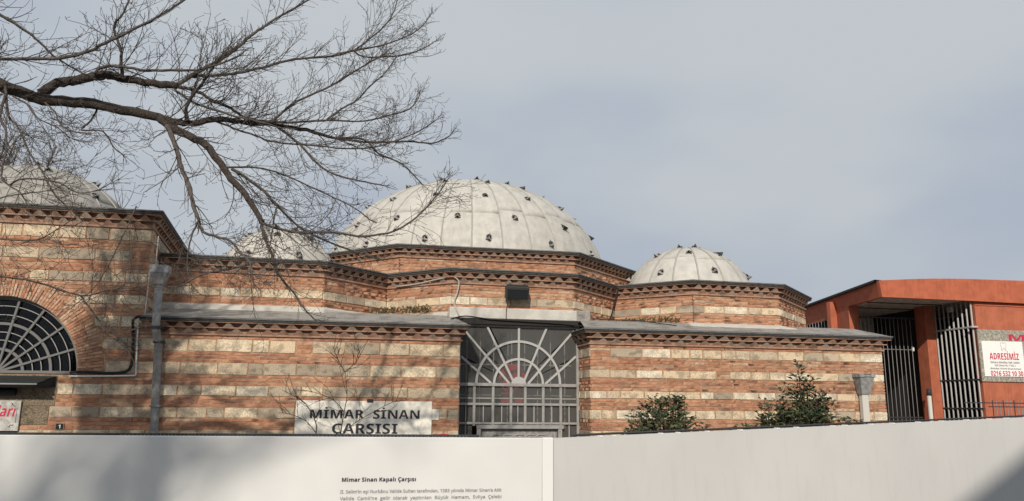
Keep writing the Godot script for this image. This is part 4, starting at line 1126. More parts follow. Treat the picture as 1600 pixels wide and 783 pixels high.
func shrub(called: String, label: String, base: Vector3, tips: Array, seed_: int, per: int, ls: float) -> void:
	var T := thing(called, label, "shrub", "")
	var g := RandomNumberGenerator.new()
	g.seed = seed_
	var stems := begin(false)
	var lv := [begin(), begin(), begin(), begin()]
	for tip in tips:
		for k in int(tip[4] * 0.60):
			var e: Vector3 = Vector3(tip[0], tip[1], tip[2]) + Vector3(g.randfn(0, 1) * tip[3], -absf(g.randfn(0, 1)) * tip[3] * 1.5, g.randfn(0, 1) * tip[3])
			var b := base + Vector3(g.randf_range(-0.25, 0.25) + (e.x - base.x) * 0.45, 0, g.randf_range(-0.2, 0.2))
			var m := b.lerp(e, 0.55) + Vector3((e.x - b.x) * 0.12, 0.1, g.randf_range(-0.1, 0.1))
			var pts := smooth([b, m, e], 5)
			var rad := []
			for i in pts.size(): rad.append(lerpf(0.016, 0.004, float(i) / pts.size()))
			tube(stems, pts, rad, 4)
			for i in per:
				var t := 1.0 - pow(g.randf(), 1.25) * 0.62
				var f := t * (pts.size() - 1)
				var q := mini(int(f), pts.size() - 2)
				var p: Vector3 = pts[q].lerp(pts[q + 1], f - q)
				var ax: Vector3 = (pts[q + 1] - pts[q]).normalized()
				var out := ax.cross(Vector3(g.randf_range(-1, 1), g.randf_range(-1, 1), g.randf_range(-1, 1))).normalized()
				var d := (out + ax * g.randf_range(0.1, 0.9) + Vector3.UP * 0.15).normalized()
				p += out * g.randf_range(0.0, 0.11)
				leaf(lv[g.randi() % 4], p, d, (Vector3.UP + Vector3(g.randf_range(-0.7, 0.7), 0, g.randf_range(-0.2, 1.0))).normalized(), ls * g.randf_range(0.5, 1.2), ls * g.randf_range(0.17, 0.27))
	part("stems", done(stems), M.sapling, T)
	var am := ArrayMesh.new()
	for i in 4:
		lv[i].generate_normals()
		lv[i].commit(am)
		am.surface_set_material(i, M["leaf_%d" % i])
	part("foliage", am, null, T).set_meta("kind", "stuff")

func build_sapling() -> void:
	var T := thing("bare_sapling", "thin bare sapling growing in front of the carved name plaque", "sapling")
	var g := RandomNumberGenerator.new()
	g.seed = 5
	var runs := [
		[[-0.98, -1.4, 1.5], [-0.91, 0.70, 1.5], [-0.93, 1.12, 1.5], [-1.12, 1.46, 1.5], [-1.27, 1.61, 1.48], [-1.72, 1.84, 1.4]],
		[[-0.40, -1.4, 1.55], [-0.35, 0.70, 1.5], [-0.36, 0.88, 1.5], [-0.30, 1.40, 1.5], [-0.26, 1.76, 1.5], [-0.33, 2.26, 1.5]],
		[[-0.33, 2.26, 1.5], [-0.47, 2.49, 1.5], [-0.57, 2.68, 1.55], [-0.64, 2.87, 1.6]],
		[[-0.33, 2.26, 1.5], [-0.15, 2.44, 1.5], [-0.05, 2.57, 1.45], [0.16, 3.04, 1.4]],
		[[-0.36, 0.82, 1.5], [-0.13, 1.05, 1.5], [0.25, 1.30, 1.5], [0.70, 1.55, 1.55], [0.89, 1.63, 1.6]],
		[[-0.30, 1.35, 1.5], [-0.55, 1.62, 1.5], [-0.95, 1.78, 1.45], [-1.3, 1.85, 1.4]],
		[[-0.92, 0.9, 1.5], [-1.15, 1.15, 1.5], [-1.5, 1.3, 1.55], [-1.75, 1.33, 1.6]]]
	for r in runs:
		var pts := []
		for e in r: pts.append(Vector3(e[0], e[1], e[2]))
		var sp := smooth(pts, 4)
		var rad := []
		for k in sp.size(): rad.append(lerpf(0.018 if pts[0].y < 0.0 else 0.011, 0.005, float(k) / sp.size()))
		var st := begin(false)
		tube(st, sp, rad, 5)
		var o := part("stem", done(st), M.sapling, T)
		var tw := begin(false)
		for k in range(6 if pts[0].y < 0.0 else 2, sp.size() - 1, 1):
			if g.randf() < 0.55:
				var ax: Vector3 = (sp[k + 1] - sp[k]).normalized()
				grow(tw, sp[k], (ax.rotated(Vector3(0, 0, 1), g.randf_range(0.4, 1.0) * (1 if g.randf() < 0.5 else -1)) + Vector3(0, 0.2, g.randf_range(-0.4, 0.4))).normalized(), g.randf_range(0.25, 0.7), 0.008, 1, 0.5, g, [0, 3], 0.005)
		part("twigs", done(tw), M.sapling, o).set_meta("kind", "stuff")

# ---------------------------------------------------------------- small things on the bathhouse
func build_fittings() -> void:
	# floodlight over the gate
	var L := thing("floodlight", "black box floodlight under the cornice above the iron gate", "floodlight")
	var xf := Transform3D(Basis(Vector3.RIGHT, deg_to_rad(14)), Vector3(4.25, 4.66, -1.06))
	part("housing", boxm(Vector3(-0.33, -0.20, -0.13), Vector3(0.33, 0.17, 0.12), 0.03, xf), M.lamp_body, L)
	var st := begin()
	for k in 5: bbox(st, Vector3(-0.29, 0.17, -0.11 + k * 0.045), Vector3(0.29, 0.205, -0.095 + k * 0.045), 0.003, xf)
	part("cooling_fins", done(st), M.lamp_body, L)
	part("lens", boxm(Vector3(-0.29, -0.16, 0.121), Vector3(0.29, 0.07, 0.127), 0.002, xf), M.bull_glass, L)
	part("lens_frame", boxm(Vector3(-0.31, 0.075, 0.118), Vector3(0.31, 0.10, 0.135), 0.004, xf), M.iron, L)
	for x in [-0.22, 0.20]: part("bracket", boxm(Vector3(4.25 + x, 4.83, -1.33), Vector3(4.25 + x + 0.05, 4.90, -1.02), 0.006), M.iron, L)
	# carved name plaque
	var P := thing("name_plaque", "white marble plaque carved with the market's name in dark capitals", "plaque")
	part("slab", boxm(Vector3(-1.50, 0.55, -0.05), Vector3(1.85, 1.61, 0.035), 0.008), M.marble, P)
	part("slab_end", boxm(Vector3(1.852, 1.15, -0.05), Vector3(2.03, 1.42, 0.03), 0.008), M.marble, P)
	letters(P, "MİMAR  SİNAN", -1.15, 1.54, 1.175, 1.455, 0.034, M.letter, true)
	letters(P, "ÇARŞISI", -0.60, 1.00, 0.73, 1.06, 0.034, M.letter, true)
	part("clamp", boxm(Vector3(0.22, 1.575, -0.01), Vector3(0.37, 1.66, 0.06), 0.01), M.iron, P)
	# shop sign at the left edge
	var S := thing("shop_sign", "white shop sign with red script letters under the awning", "sign")
	part("board", boxm(Vector3(-9.9, 0.86, 0.02), Vector3(-7.63, 1.545, 0.06), 0.006), M.sign_shaded, S)
	letters(S, "ları", -8.10, -7.73, 1.18, 1.44, 0.059, M.sign_red, true, "lettering", Transform3D.IDENTITY, 0.18)
	st = begin(false)
	for c in [[-7.78, 1.46, 1.0], [-7.78, 0.96, -1.0]]:
		var pts := []
		for k in 9:
			var t := k / 8.0
			pts.append(Vector3(c[0] - 0.06 + 0.09 * t + 0.02 * sin(t * 9), c[1] + c[2] * (0.02 - 0.07 * t) + 0.015 * cos(t * 11), 0.064))
		var rad := []
		for p in pts: rad.append(0.007)
		tube(st, pts, rad, 4)
	part("ornament", done(st), M.letter, S)
	part("rule", boxm(Vector3(-7.705, 1.04, 0.0595), Vector3(-7.695, 1.38, 0.063), 0.001), M.letter, S)
	# house number
	var N := thing("number_plate", "tiny black house number plate reading 1 on the brick band", "number plate")
	part("plate", boxm(Vector3(-6.85, 0.895, 0.02), Vector3(-6.69, 1.03, 0.035), 0.004), M.black, N)
	part("rim", boxm(Vector3(-6.862, 0.883, 0.015), Vector3(-6.678, 1.042, 0.028), 0.004), M.gate_paint, N)
	letters(N, "1", -6.79, -6.75, 0.92, 1.005, 0.035, M.sign_white, true)
	# red plate low beside the gate
	var R := thing("red_plate", "small red plate low on the wall left of the gate", "sign")
	part("plate", boxm(Vector3(2.06, 0.62, 0.02), Vector3(2.30, 0.81, 0.04), 0.004), M.red_disc, R)
	part("stripe", boxm(Vector3(2.10, 0.66, 0.0395), Vector3(2.26, 0.72, 0.043), 0.001), M.sign_white, R)
	# awning rolled up over the shop front
	var A := thing("awning", "dark rolled awning below the fan window at the left edge", "awning")
	st = begin()
	var prof := [Vector2(0.02, 2.11), Vector2(0.30, 2.02), Vector2(0.52, 1.93), Vector2(0.50, 1.87), Vector2(0.30, 1.84), Vector2(0.02, 1.86)]
	for k in prof.size():
		var a: Vector2 = prof[k]; var b: Vector2 = prof[(k + 1) % prof.size()]
		quad(st, Vector3(-10.5, a.y, a.x), Vector3(-10.5, b.y, b.x), Vector3(-7.02 - b.x * 0.35, b.y, b.x), Vector3(-6.95 - a.x * 0.35, a.y, a.x))
	tri(st, Vector3(-6.96, 2.11, 0.02), Vector3(-7.2, 1.93, 0.52), Vector3(-7.06, 2.02, 0.30)); quad(st, Vector3(-6.96, 2.11, 0.02), Vector3(-7.03, 1.86, 0.02), Vector3(-7.13, 1.84, 0.30), Vector3(-7.2, 1.9, 0.52))
	part("canvas", done(st), M.awning, A)
	part("front_rail", tubem([Vector3(-10.5, 1.905, 0.53), Vector3(-7.18, 1.915, 0.53)], 0.02, 8), M.gate_paint, A)
	part("roller", tubem([Vector3(-10.5, 1.74, 0.12), Vector3(-7.75, 1.74, 0.12)], 0.085, 10), M.black, A)
	# cables and conduits
	cable("white conduit running down and along the corner of the fan window wall", [Vector3(-5.30, 3.42, 0.05), Vector3(-5.28, 3.0, 0.05), Vector3(-5.24, 2.3, 0.05), Vector3(-5.24, 2.17, 0.05), Vector3(-5.35, 2.15, 0.05), Vector3(-6.0, 2.13, 0.05), Vector3(-6.68, 2.115, 0.05)], 0.022, M.white_pvc)
	cable("black cable bundle beside the white conduit", [Vector3(-5.22, 3.55, 0.3), Vector3(-5.36, 3.45, 0.26), Vector3(-5.39, 3.2, 0.06), Vector3(-5.36, 2.8, 0.05), Vector3(-5.36, 2.40, 0.05), Vector3(-5.48, 2.24, 0.05), Vector3(-5.9, 2.20, 0.05), Vector3(-6.4, 2.22, 0.05), Vector3(-6.68, 2.20, 0.05)], 0.034, M.black)
	cable("thin pale cable down the corner left of the hopper", [Vector3(-5.17, 4.75, 0.03), Vector3(-5.165, 4.2, 0.03), Vector3(-5.17, 3.62, 0.05)], 0.012, M.white_pvc)
	cable("thin pale cable rising above the hopper to the eave", [Vector3(-4.97, 4.76, 0.3), Vector3(-4.98, 5.0, 0.28), Vector3(-5.02, 5.55, 0.12)], 0.012, M.cable_grey)
	cable("grey cable looping below the middle cornice down to the gate", [Vector3(0.95, 4.93, -2.70), Vector3(1.5, 4.95, -2.18), Vector3(2.1, 5.03, -1.56), Vector3(2.45, 5.06, -1.29), Vector3(2.62, 4.92, -1.27), Vector3(2.58, 4.6, -1.27), Vector3(2.50, 4.35, -1.26), Vector3(2.52, 4.16, -1.02), Vector3(2.62, 3.92, -0.99)], 0.020, M.cable_grey)
	cable("thin wire dropping from the floodlight over the lintel", [Vector3(4.02, 4.50, -1.1), Vector3(3.97, 4.3, -1.03), Vector3(3.94, 4.1, -1.02), Vector3(3.93, 3.84, -0.98)], 0.010, M.black)
	cable("black cable bundle strung along the top of the gate", [Vector3(2.35, 3.80, -0.6), Vector3(2.8, 3.93, -0.97), Vector3(3.5, 3.86, -0.96), Vector3(4.4, 3.83, -0.96), Vector3(5.3, 3.80, -0.96), Vector3(5.9, 3.76, -0.92), Vector3(6.1, 3.66, -0.4)], 0.018, M.black)
	cable("black cable in the corner between the middle and right bays", [Vector3(7.86, 5.15, -2.88), Vector3(7.75, 4.7, -2.95), Vector3(7.6, 4.3, -2.8), Vector3(7.35, 4.03, -2.4), Vector3(7.2, 4.0, -2.2)], 0.024, M.black)
	cable("black cable lying on the roof of the right wing", [Vector3(6.3, 3.98, -1.2), Vector3(7.2, 3.99, -1.28), Vector3(7.9, 3.97, -1.2), Vector3(8.4, 3.86, -0.75), Vector3(8.8, 3.80, -0.6)], 0.014, M.black)
	# weeds rooted in the roof gutters
	for e in [["moss and dead weeds at the foot of the middle bay's left face", Vector3(0.2, 4.06, -2.45), Vector3(1.9, 4.12, -1.75), 260, 9], ["moss and dead weeds at the foot of the right bay's left face", Vector3(7.7, 4.0, -2.9), Vector3(9.3, 4.04, -1.55), 220, 10]]:
		var g := RandomNumberGenerator.new()
		g.seed = e[4]
		st = begin()
		for k in e[3]:
			var p: Vector3 = e[1].lerp(e[2], g.randf()) + Vector3(0, g.randf_range(-0.05, 0.16) * (1.0 - absf(g.randf() - 0.5)), g.randf_range(-0.1, 0.2))
			leaf(st, p, Vector3(g.randf_range(-1, 1), g.randf_range(0.1, 1), g.randf_range(-0.2, 1)).normalized(), Vector3(g.randf_range(-1, 1), 0.4, 1).normalized(), g.randf_range(0.06, 0.13), 0.02)
		var o := part("weeds", done(st), M.moss)
		tag(o, e[0], "weeds")
		o.set_meta("kind", "stuff")
	var W := thing("roof_weed", "dry forked weed standing on the eave of the left block", "weed")
	var g2 := RandomNumberGenerator.new()
	g2.seed = 3
	for d in [[-0.55, 1.0], [-0.05, 0.5], [0.22, 0.6], [0.80, 0.95]]:
		st = begin(false)
		grow(st, Vector3(-5.95, 6.15, 0.1), Vector3(d[0], 0.9, 0.0).normalized(), d[1] * 0.95, 0.010, 1, 0.2, g2, [0, 2], 0.008)
		part("stalk", done(st), M.twig, W)

# ---------------------------------------------------------------- street side
func build_hoarding() -> void:
	var A := thing("info_hoarding", "cream white street hoarding with printed notice about the market", "hoarding")
	part("panel", boxm(Vector3(-9.0, 0.0, 12.95), Vector3(1.655, 1.296, 13.0), 0.006, Transform3D(Basis(Vector3(0, 0, 1), deg_to_rad(-0.27)), Vector3(0, 0.0, 0))), M.hoarding_white, A)
	part("edge_strip", boxm(Vector3(1.66, 0.0, 12.945), Vector3(1.763, 1.292, 13.008), 0.008), M.hoarding_edge, A)
	letters(A, "Mimar Sinan Kapalı Çarşısı", -0.105, 0.525, 0.912, 0.958, 13.0, M.navy, true, "heading")
	var body := ["II. Selim’in eşi Nurbânu Valide Sultan tarafından, 1583 yılında Mimar Sinan’a Atik", "Valide  Camii’ne  gelir  olarak  yaptırılan  Büyük  Hamam,  Evliya  Çelebi", "Seyahatnamesi’nde  övgüyle  anılan  çifte  hamamlardan  biridir"]
	for k in 3:
		letters(A, body[k], -0.115, 1.285, 0.818 - k * 0.056, 0.856 - k * 0.056, 13.0, M.print_grey, false, "text_line")
	var B := thing("plain_hoarding", "plain light grey street hoarding rising to the right", "hoarding")
	var d := Vector3(cos(deg_to_rad(12)), 0, -sin(deg_to_rad(12)))
	var n := d.cross(Vector3.UP)
	var o := Vector3(1.768, 0, 12.985)
	for k in 1:
		var l0 := 11.0 * k; var l1 := 11.0 * (k + 1)
		var st := begin()
		var h0 := 1.286 + 0.0297 * l0; var h1 := 1.286 + 0.0297 * l1
		var gap := 0.0015
		prism(st, PackedVector2Array([Vector2(l0 + gap, -0.1), Vector2(l1 - gap, -0.1), Vector2(l1 - gap, h1), Vector2(l0 + gap, h0)]), o - n * 0.05, d, Vector3.UP, n * 0.05)
		part("panel", done(st), M.hoarding_grey, B)
	var st := begin()
	var g := RandomNumberGenerator.new()
	g.seed = 12
	for k in 26:
		var l := 0.4 + k * 0.36 + g.randf_range(-0.12, 0.12)
		var q := o + d * l + Vector3.UP * (1.286 + 0.0297 * l)
		part("clip", boxm(Vector3(-0.018 * g.randf_range(0.4, 1.2), -0.012, -0.055), Vector3(0.018, 0.006, 0.004), 0.002, Transform3D(Basis(d, Vector3.UP, n), q)), M.hoarding_edge, B)
	# iron rail just behind the hoardings
	var R := thing("street_railing", "dark iron railing with pale wires just behind the white hoarding", "railing")
	part("top_rail", boxm(Vector3(-3.2, 1.272, 12.78), Vector3(1.1, 1.312, 12.82), 0.006, Transform3D(Basis(Vector3(0, 0, 1), deg_to_rad(-0.2)), Vector3.ZERO)), M.iron, R)
	var wires := begin()
	for k in 95:
		var x := -1.95 + k * 0.0312 + g.randf_range(-0.004, 0.004)
		bbox(wires, Vector3(x, 0.2, 12.825), Vector3(x + 0.005, 1.309 - 0.0036 * (x + 1.95), 12.832), 0.001)
	part("wires", done(wires), M.galv, R).set_meta("kind", "stuff")
	part("shade_sheet", boxm(Vector3(-1.98, 0.1, 12.76), Vector3(1.08, 1.300, 12.775), 0.002, Transform3D(Basis(Vector3(0, 0, 1), deg_to_rad(-0.2)), Vector3.ZERO)), M.iron, R)  # dark sheet standing in for the shaded forecourt behind the wires
	var o2 := o - n * 0.20
	var q0 := o2 + d * 0.3 + Vector3.UP * 1.303; var q1 := o2 + d * 9.6 + Vector3.UP * (1.303 + 0.0297 * 9.3)
	var R2 := thing("street_railing", "dark iron rail showing along the top of the grey hoarding", "railing")
	part("top_rail", tubem([q0, q1], 0.011, 8), M.iron, R2)
	for k in 6:
		var q := q0.lerp(q1, k / 5.0)
		part("post", tubem([Vector3(q.x, -1.4, q.z), q], 0.018, 6), M.iron, R2)

func build_red_building() -> void:
	var B := thing("red_building", "low terracotta red building with a deep flat canopy right of the bathhouse", "building")
	var st := begin()      # canopy front: a painted band with a slightly arched top
	prism(st, PackedVector2Array([Vector2(17.66, 5.32), Vector2(21.4, 5.305), Vector2(23.5, 5.285), Vector2(32, 5.24), Vector2(32, 6.22), Vector2(23.5, 6.115), Vector2(21.0, 6.09), Vector2(19.8, 6.05), Vector2(18.8, 5.99), Vector2(17.58, 5.895)]), Vector3(0, 0, -3.65), Vector3.RIGHT, Vector3.UP, Vector3(0, 0, 0.15))
	var can := part("canopy_front", done(st), M.red_band, B)
	var sd := Vector3(0.187, 0, -1.0)
	st = begin()
	var a := Vector3(17.66, 0, -3.652)
	var t := 9.0
	var l := a + sd * t
	for e in [[5.32, 5.86]]:
		quad(st, l + Vector3.UP * e[0], a + Vector3.UP * e[0], a + Vector3(-0.07, e[1], 0), l + Vector3(-0.07, e[1] - 0.15, 0))
		quad(st, a + Vector3(0.15, e[0], 0), l + Vector3(0.15, e[0], 0), l + Vector3(0.15, e[1] - 0.15, 0), a + Vector3(0.15, e[1], 0))
		quad(st, a + Vector3.UP * e[0], l + Vector3.UP * e[0], l + Vector3(0.15, e[0], 0), a + Vector3(0.15, e[0], 0))
	part("canopy_side", done(st), M.red_band, can)
	st = begin()
	quad(st, Vector3(17.5, 5.875, -3.62), Vector3(32, 6.0, -3.62), Vector3(32, 5.9, -13), l + Vector3(-0.16, 5.73, 0))
	quad(st, a + Vector3(-0.16, 5.86, 0), Vector3(17.5, 5.94, -3.63), l + Vector3(-0.2, 5.78, 0), l + Vector3(-0.2, 5.70, 0))
	quad(st, Vector3(17.5, 5.94, -3.63), Vector3(17.8, 5.94, -3.66), l + Vector3(0.2, 5.78, 0), l + Vector3(-0.2, 5.78, 0))
	part("roof", done(st), M.bitumen, B)
	st = begin()
	prism(st, PackedVector2Array([Vector2(17.82, 3.66), Vector2(32, 3.66), Vector2(32, 12.6), Vector2(17.82 + 8.94 * 0.187, 12.6)]), Vector3(0, 5.36, 0), Vector3.RIGHT, Vector3.FORWARD, Vector3(0, 0.06, 0))
	part("soffit", done(st), M.soffit, B)
	st = begin()
	for z in [-5.1, -6.6]: bbox(st, Vector3(18.2, 5.33, z), Vector3(21.3, 5.358, z + 0.06), 0.004)
	part("soffit_batten", done(st), M.bitumen, B)
	# front wall right of the caged window and the wall under the canopy on the left
	st = begin()
	box(st, Vector3(21.40, -1.4, -3.85), Vector3(32, 5.20, -3.60)); box(st, Vector3(21.40, 5.2, -3.85), Vector3(32, 5.283, -3.68))
	part("front_wall", done(st), M.red_wall, B)
	part("trim", boxm(Vector3(21.42, 5.16, -3.6), Vector3(32, 5.2, -3.572), 0.005), M.red_band, B)
	st = begin()
	var p0 := a + sd * 2.45
	var p1 := a + sd * 9.0
	quad(st, Vector3(p0.x, -1.4, p0.z), Vector3(p0.x + 0.42, -1.4, p0.z), Vector3(p0.x + 0.42, 5.36, p0.z), Vector3(p0.x, 5.36, p0.z))
	quad(st, Vector3(p0.x + 0.42, -1.4, p0.z), Vector3(p1.x + 0.42, -1.4, p1.z), Vector3(p1.x + 0.42, 5.36, p1.z), Vector3(p0.x + 0.42, 5.36, p0.z))
	var w0 := a + sd * 3.6
	quad(st, Vector3(w0.x, -1.4, w0.z), Vector3(p0.x, -1.4, p0.z), Vector3(p0.x, 5.36, p0.z), Vector3(w0.x, 5.36, w0.z))
	for e in [[-1.4, 3.0], [5.0, 5.36]]: quad(st, Vector3(p1.x, e[0], p1.z), Vector3(w0.x, e[0], w0.z), Vector3(w0.x, e[1], w0.z), Vector3(p1.x, e[1], p1.z))
	box(st, Vector3(p1.x + 0.05, -1.4, -12.9), Vector3(32, 5.36, -12.7))
	part("side_wall", done(st), M.red_wall, B)
	var pil := a + sd * 3.5
	part("pilaster", boxm(Vector3(pil.x - 0.26, -1.4, pil.z - 0.25), Vector3(pil.x + 0.02, 5.62, pil.z), 0.01), M.red_wall, B)
	var win := begin()
	for k in 17:
		var q := a + sd * (3.75 + 0.30 * k) + Vector3(-0.02, 0, 0)
		var s := begin(false)
		tube(s, [Vector3(q.x, 3.0, q.z), Vector3(q.x, 5.0, q.z)], [0.014, 0.014], 5)
		part("window_bar", done(s), M.galv, B)
	st = begin()
	box(st, Vector3(p1.x + 0.25, 3.0, -12.5), Vector3(p1.x + 0.3, 5.1, -12.4)); quad(st, Vector3(p1.x + 0.2, 3.0, p1.z), Vector3(w0.x + 0.2, 3.0, w0.z), Vector3(w0.x + 0.2, 5.0, w0.z), Vector3(p1.x + 0.2, 5.0, p1.z))
	part("window_dark_sheet", done(st), M.dark_room, B)  # opaque dark sheet, the shade of the recess put into its colour
	# pillar beside the passage and the cage of bars between pillar and front wall
	part("pillar", boxm(Vector3(20.93, -1.4, -6.1), Vector3(21.38, 5.36, -5.52), 0.015), M.red_wall, B)
	for k in 9:
		var z := -3.70 - k * 0.222
		var s := begin(false)
		tube(s, [Vector3(21.33, -1.4, z), Vector3(21.33, 5.34, z)], [0.030, 0.030], 8)
		part("cage_bar", done(s), M.bar_silver, B)
	for y in [4.40, 1.55, 2.55]: part("cage_rail", boxm(Vector3(21.30, y - 0.03, -5.52), Vector3(21.36, y + 0.03, -3.58), 0.006), M.bar_silver if y > 4 else M.iron, B)
	part("cage_foot", boxm(Vector3(21.15, 4.36, -3.64), Vector3(21.42, 4.42, -3.55), 0.008), M.bar_silver, B)
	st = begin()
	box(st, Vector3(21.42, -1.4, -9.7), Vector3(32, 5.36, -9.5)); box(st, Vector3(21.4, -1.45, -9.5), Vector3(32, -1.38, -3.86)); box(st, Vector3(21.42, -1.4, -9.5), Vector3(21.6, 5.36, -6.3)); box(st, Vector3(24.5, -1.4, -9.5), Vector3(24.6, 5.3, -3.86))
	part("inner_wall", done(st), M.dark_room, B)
	st = begin()
	box(st, Vector3(19.0, -1.4, -9.4), Vector3(21.4, 5.36, -9.2))
	part("passage_wall", done(st), M.soffit, B)
	for k in 13:
		var x := 18.45 + k * 0.175
		var s := begin(false)
		tube(s, [Vector3(x, -1.4, -5.9), Vector3(x, 4.9, -5.9)], [0.014, 0.014], 6)
		part("passage_bar", done(s), M.passage_iron_shaded, B)
	for y in [4.9, 1.2]: part("passage_rail", boxm(Vector3(18.4, y - 0.025, -5.93), Vector3(20.78, y + 0.025, -5.87), 0.005), M.iron, B)
	part("lamp_arm", tubem([Vector3(18.6, 3.72, -6.02), Vector3(20.66, 3.72, -6.02)], 0.02, 6), M.galv, B)
	part("lamp_globe", boxm(Vector3(20.62, 3.66, -6.08), Vector3(20.72, 3.84, -5.96), 0.03), M.white_pvc, B)
	part("waste_pipe", tubem([Vector3(20.60, -1.4, -5.3), Vector3(20.60, 2.0, -5.3)], 0.075, 10), M.pipe_pale, B)
	part("pipe_cap", tubem([Vector3(20.60, 2.0, -5.3), Vector3(20.62, 2.25, -5.3)], 0.085, 10), M.iron, B)
	var cam := thing("ceiling_camera", "small round fitting at the top of the caged window", "fitting")
	part("plate", boxm(Vector3(21.2, 5.02, -4.72), Vector3(21.29, 5.22, -4.46), 0.02), M.cable_grey, cam)
	part("eye", tubem([Vector3(21.2, 5.10, -4.6), Vector3(21.1, 5.08, -4.55)], 0.05, 8), M.zinc, cam)
	# boards on the front wall
	var O := thing("old_signboard", "worn grey signboard with a red letter behind the address sign", "signboard")
	part("board", boxm(Vector3(21.36, 2.48, -3.6), Vector3(25.2, 4.30, -3.55), 0.008), M.sign_old, O)
	letters(O, "MERKEZİ", 22.62, 26.3, 3.93, 4.22, -3.551, M.sign_red, true)
	var S := thing("address_sign", "white sign with red lettering and a telephone number on the red wall", "sign")
	part("board", boxm(Vector3(21.46, 2.66, -3.548), Vector3(23.13, 3.90, -3.52), 0.006), M.sign_white, S)
	letters(S, "ADRESİMİZ", 21.72, 22.92, 3.25, 3.55, -3.521, M.sign_red, true)
	letters(S, "Barbaros Mahallesi, Halk Caddesi", 21.74, 22.92, 3.11, 3.20, -3.521, M.letter)
	letters(S, "Eski Çıkmazı No: 17 Kat: 2", 21.90, 22.74, 3.00, 3.09, -3.521, M.letter)
	letters(S, "(Belediye Hizmet Binası Karşısı)", 21.70, 22.96, 2.89, 2.975, -3.521, M.letter)
	letters(S, "0216 532 10 30", 21.70, 23.02, 2.68, 2.86, -3.521, M.sign_red, true)
	var tooth := [[-0.11, 0.30], [-0.05, 0.32], [0.0, 0.29], [0.06, 0.32], [0.11, 0.29], [0.11, 0.2], [0.08, 0.14], [0.09, 0.02], [0.06, 0.0], [0.03, 0.10], [-0.02, 0.11], [-0.05, 0.0], [-0.09, 0.02], [-0.08, 0.14], [-0.12, 0.22], [-0.11, 0.30]]
	st = begin(false)
	var tp := []
	var tr := []
	for e in tooth:
		tp.append(Vector3(22.33 + e[0], 3.57 + e[1] * 0.9, -3.519)); tr.append(0.009)
	tube(st, tp, tr, 4)
	part("tooth_outline", done(st), M.cable_grey, S)
	# picket fence on a low wall in front of the red building
	var F := thing("picket_fence", "low iron picket fence in front of the red wall", "fence")
	part("plinth", boxm(Vector3(19.9, -1.4, -1.95), Vector3(30, 0.55, -1.65), 0.02), M.plaster, F)
	for y in [1.62, 1.74, 0.72]: part("rail", boxm(Vector3(19.9 if y < 1.7 else 19.0, y - 0.016, -1.815), Vector3(30, y + 0.016, -1.785), 0.004), M.iron, F)
	var pk := boxm(Vector3(-0.011, 0, -0.011), Vector3(0.011, 1.33, 0.011), 0.003)
	for k in 60:
		var x := 20.05 + k * 0.135
		if x > 24.5: break
		part("picket", pk, M.galv if k % 3 else M.iron, F, Transform3D(Basis.IDENTITY, Vector3(x, 0.5, -1.8)))

func build_surroundings() -> void:
	# sheets of ground: forecourt out to the horizon, and the raised street on the near side
	var st := begin()
	box(st, Vector3(-700, -1.6, -700), Vector3(700, -1.4, 700))
	struct("ground", done(st), M.paving)
	st = begin()
	box(st, Vector3(-90, -1.39, 12.0), Vector3(90, -0.004, 80))
	struct("street_terrace", done(st), M.kerb)
	st = begin()
	box(st, Vector3(-90, -0.15, 12.02), Vector3(90, 0.0, 22.0))
	struct("pavement", done(st), M.paving)
	st = begin()
	box(st, Vector3(-90, -0.2, 22.2), Vector3(90, -0.12 + 0.13, 22.0 + 0.35))
	struct("kerb", done(st), M.kerb)
	st = begin()
	box(st, Vector3(-90, -0.2, 22.36), Vector3(90, 0.004, 34))
	struct("road", done(st), M.asphalt)
	# street lamp behind the viewer: its pole shades the hoarding
	var L := thing("street_lamp", "grey street lamp post standing behind the viewer", "street lamp")
	st = begin(false)
	tube(st, [Vector3(-5.41, 0, 24.0), Vector3(-5.41, 0.5, 24.0), Vector3(-5.41, 12.6, 24.0)], [0.13, 0.11, 0.10], 10)
	part("pole", done(st), M.zinc, L)
	part("arm", tubem(smooth([Vector3(-5.41, 12.5, 24.0), Vector3(-5.41, 13.0, 24.3), Vector3(-5.41, 13.15, 25.6)], 4), 0.045, 8), M.zinc, L)
	part("lamp_head", boxm(Vector3(-5.56, 13.08, 25.4), Vector3(-5.26, 13.24, 26.2), 0.04), M.lamp_body, L)
	# house across the street, behind the viewer
	var Hs := thing("street_house", "gabled house across the street behind the viewer", "house")
	st = begin()
	box(st, Vector3(0.7, 0, 28.6), Vector3(9.5, 9.6, 38))
	prism(st, PackedVector2Array([Vector2(0.7, 9.6), Vector2(9.5, 9.6), Vector2(5.1, 12.4)]), Vector3(0, 0, 28.62), Vector3.RIGHT, Vector3.UP, Vector3(0, 0, 9.3))
	part("wall", done(st), M.render_house, Hs)
	st = begin()
	for s in [-1, 1]:
		quad(st, Vector3(5.1, 12.90, 28.2), Vector3(5.1, 12.90, 38.3), Vector3(5.1 + s * 4.9, 9.78, 38.3), Vector3(5.1 + s * 4.9, 9.78, 28.2))
	part("roof", done(st), M.roof_tile, Hs)
	for x in [2.2, 5.1, 8.0]:
		for y in [1.2, 4.2, 7.2]:
			var w := part("window", boxm(Vector3(x - 0.55, y, 28.54), Vector3(x + 0.55, y + 1.6, 28.6), 0.01), M.gate_white, Hs)
			part("pane", boxm(Vector3(x - 0.47, y + 0.08, 28.52), Vector3(x + 0.47, y + 1.52, 28.54), 0.004), M.bull_glass, w)

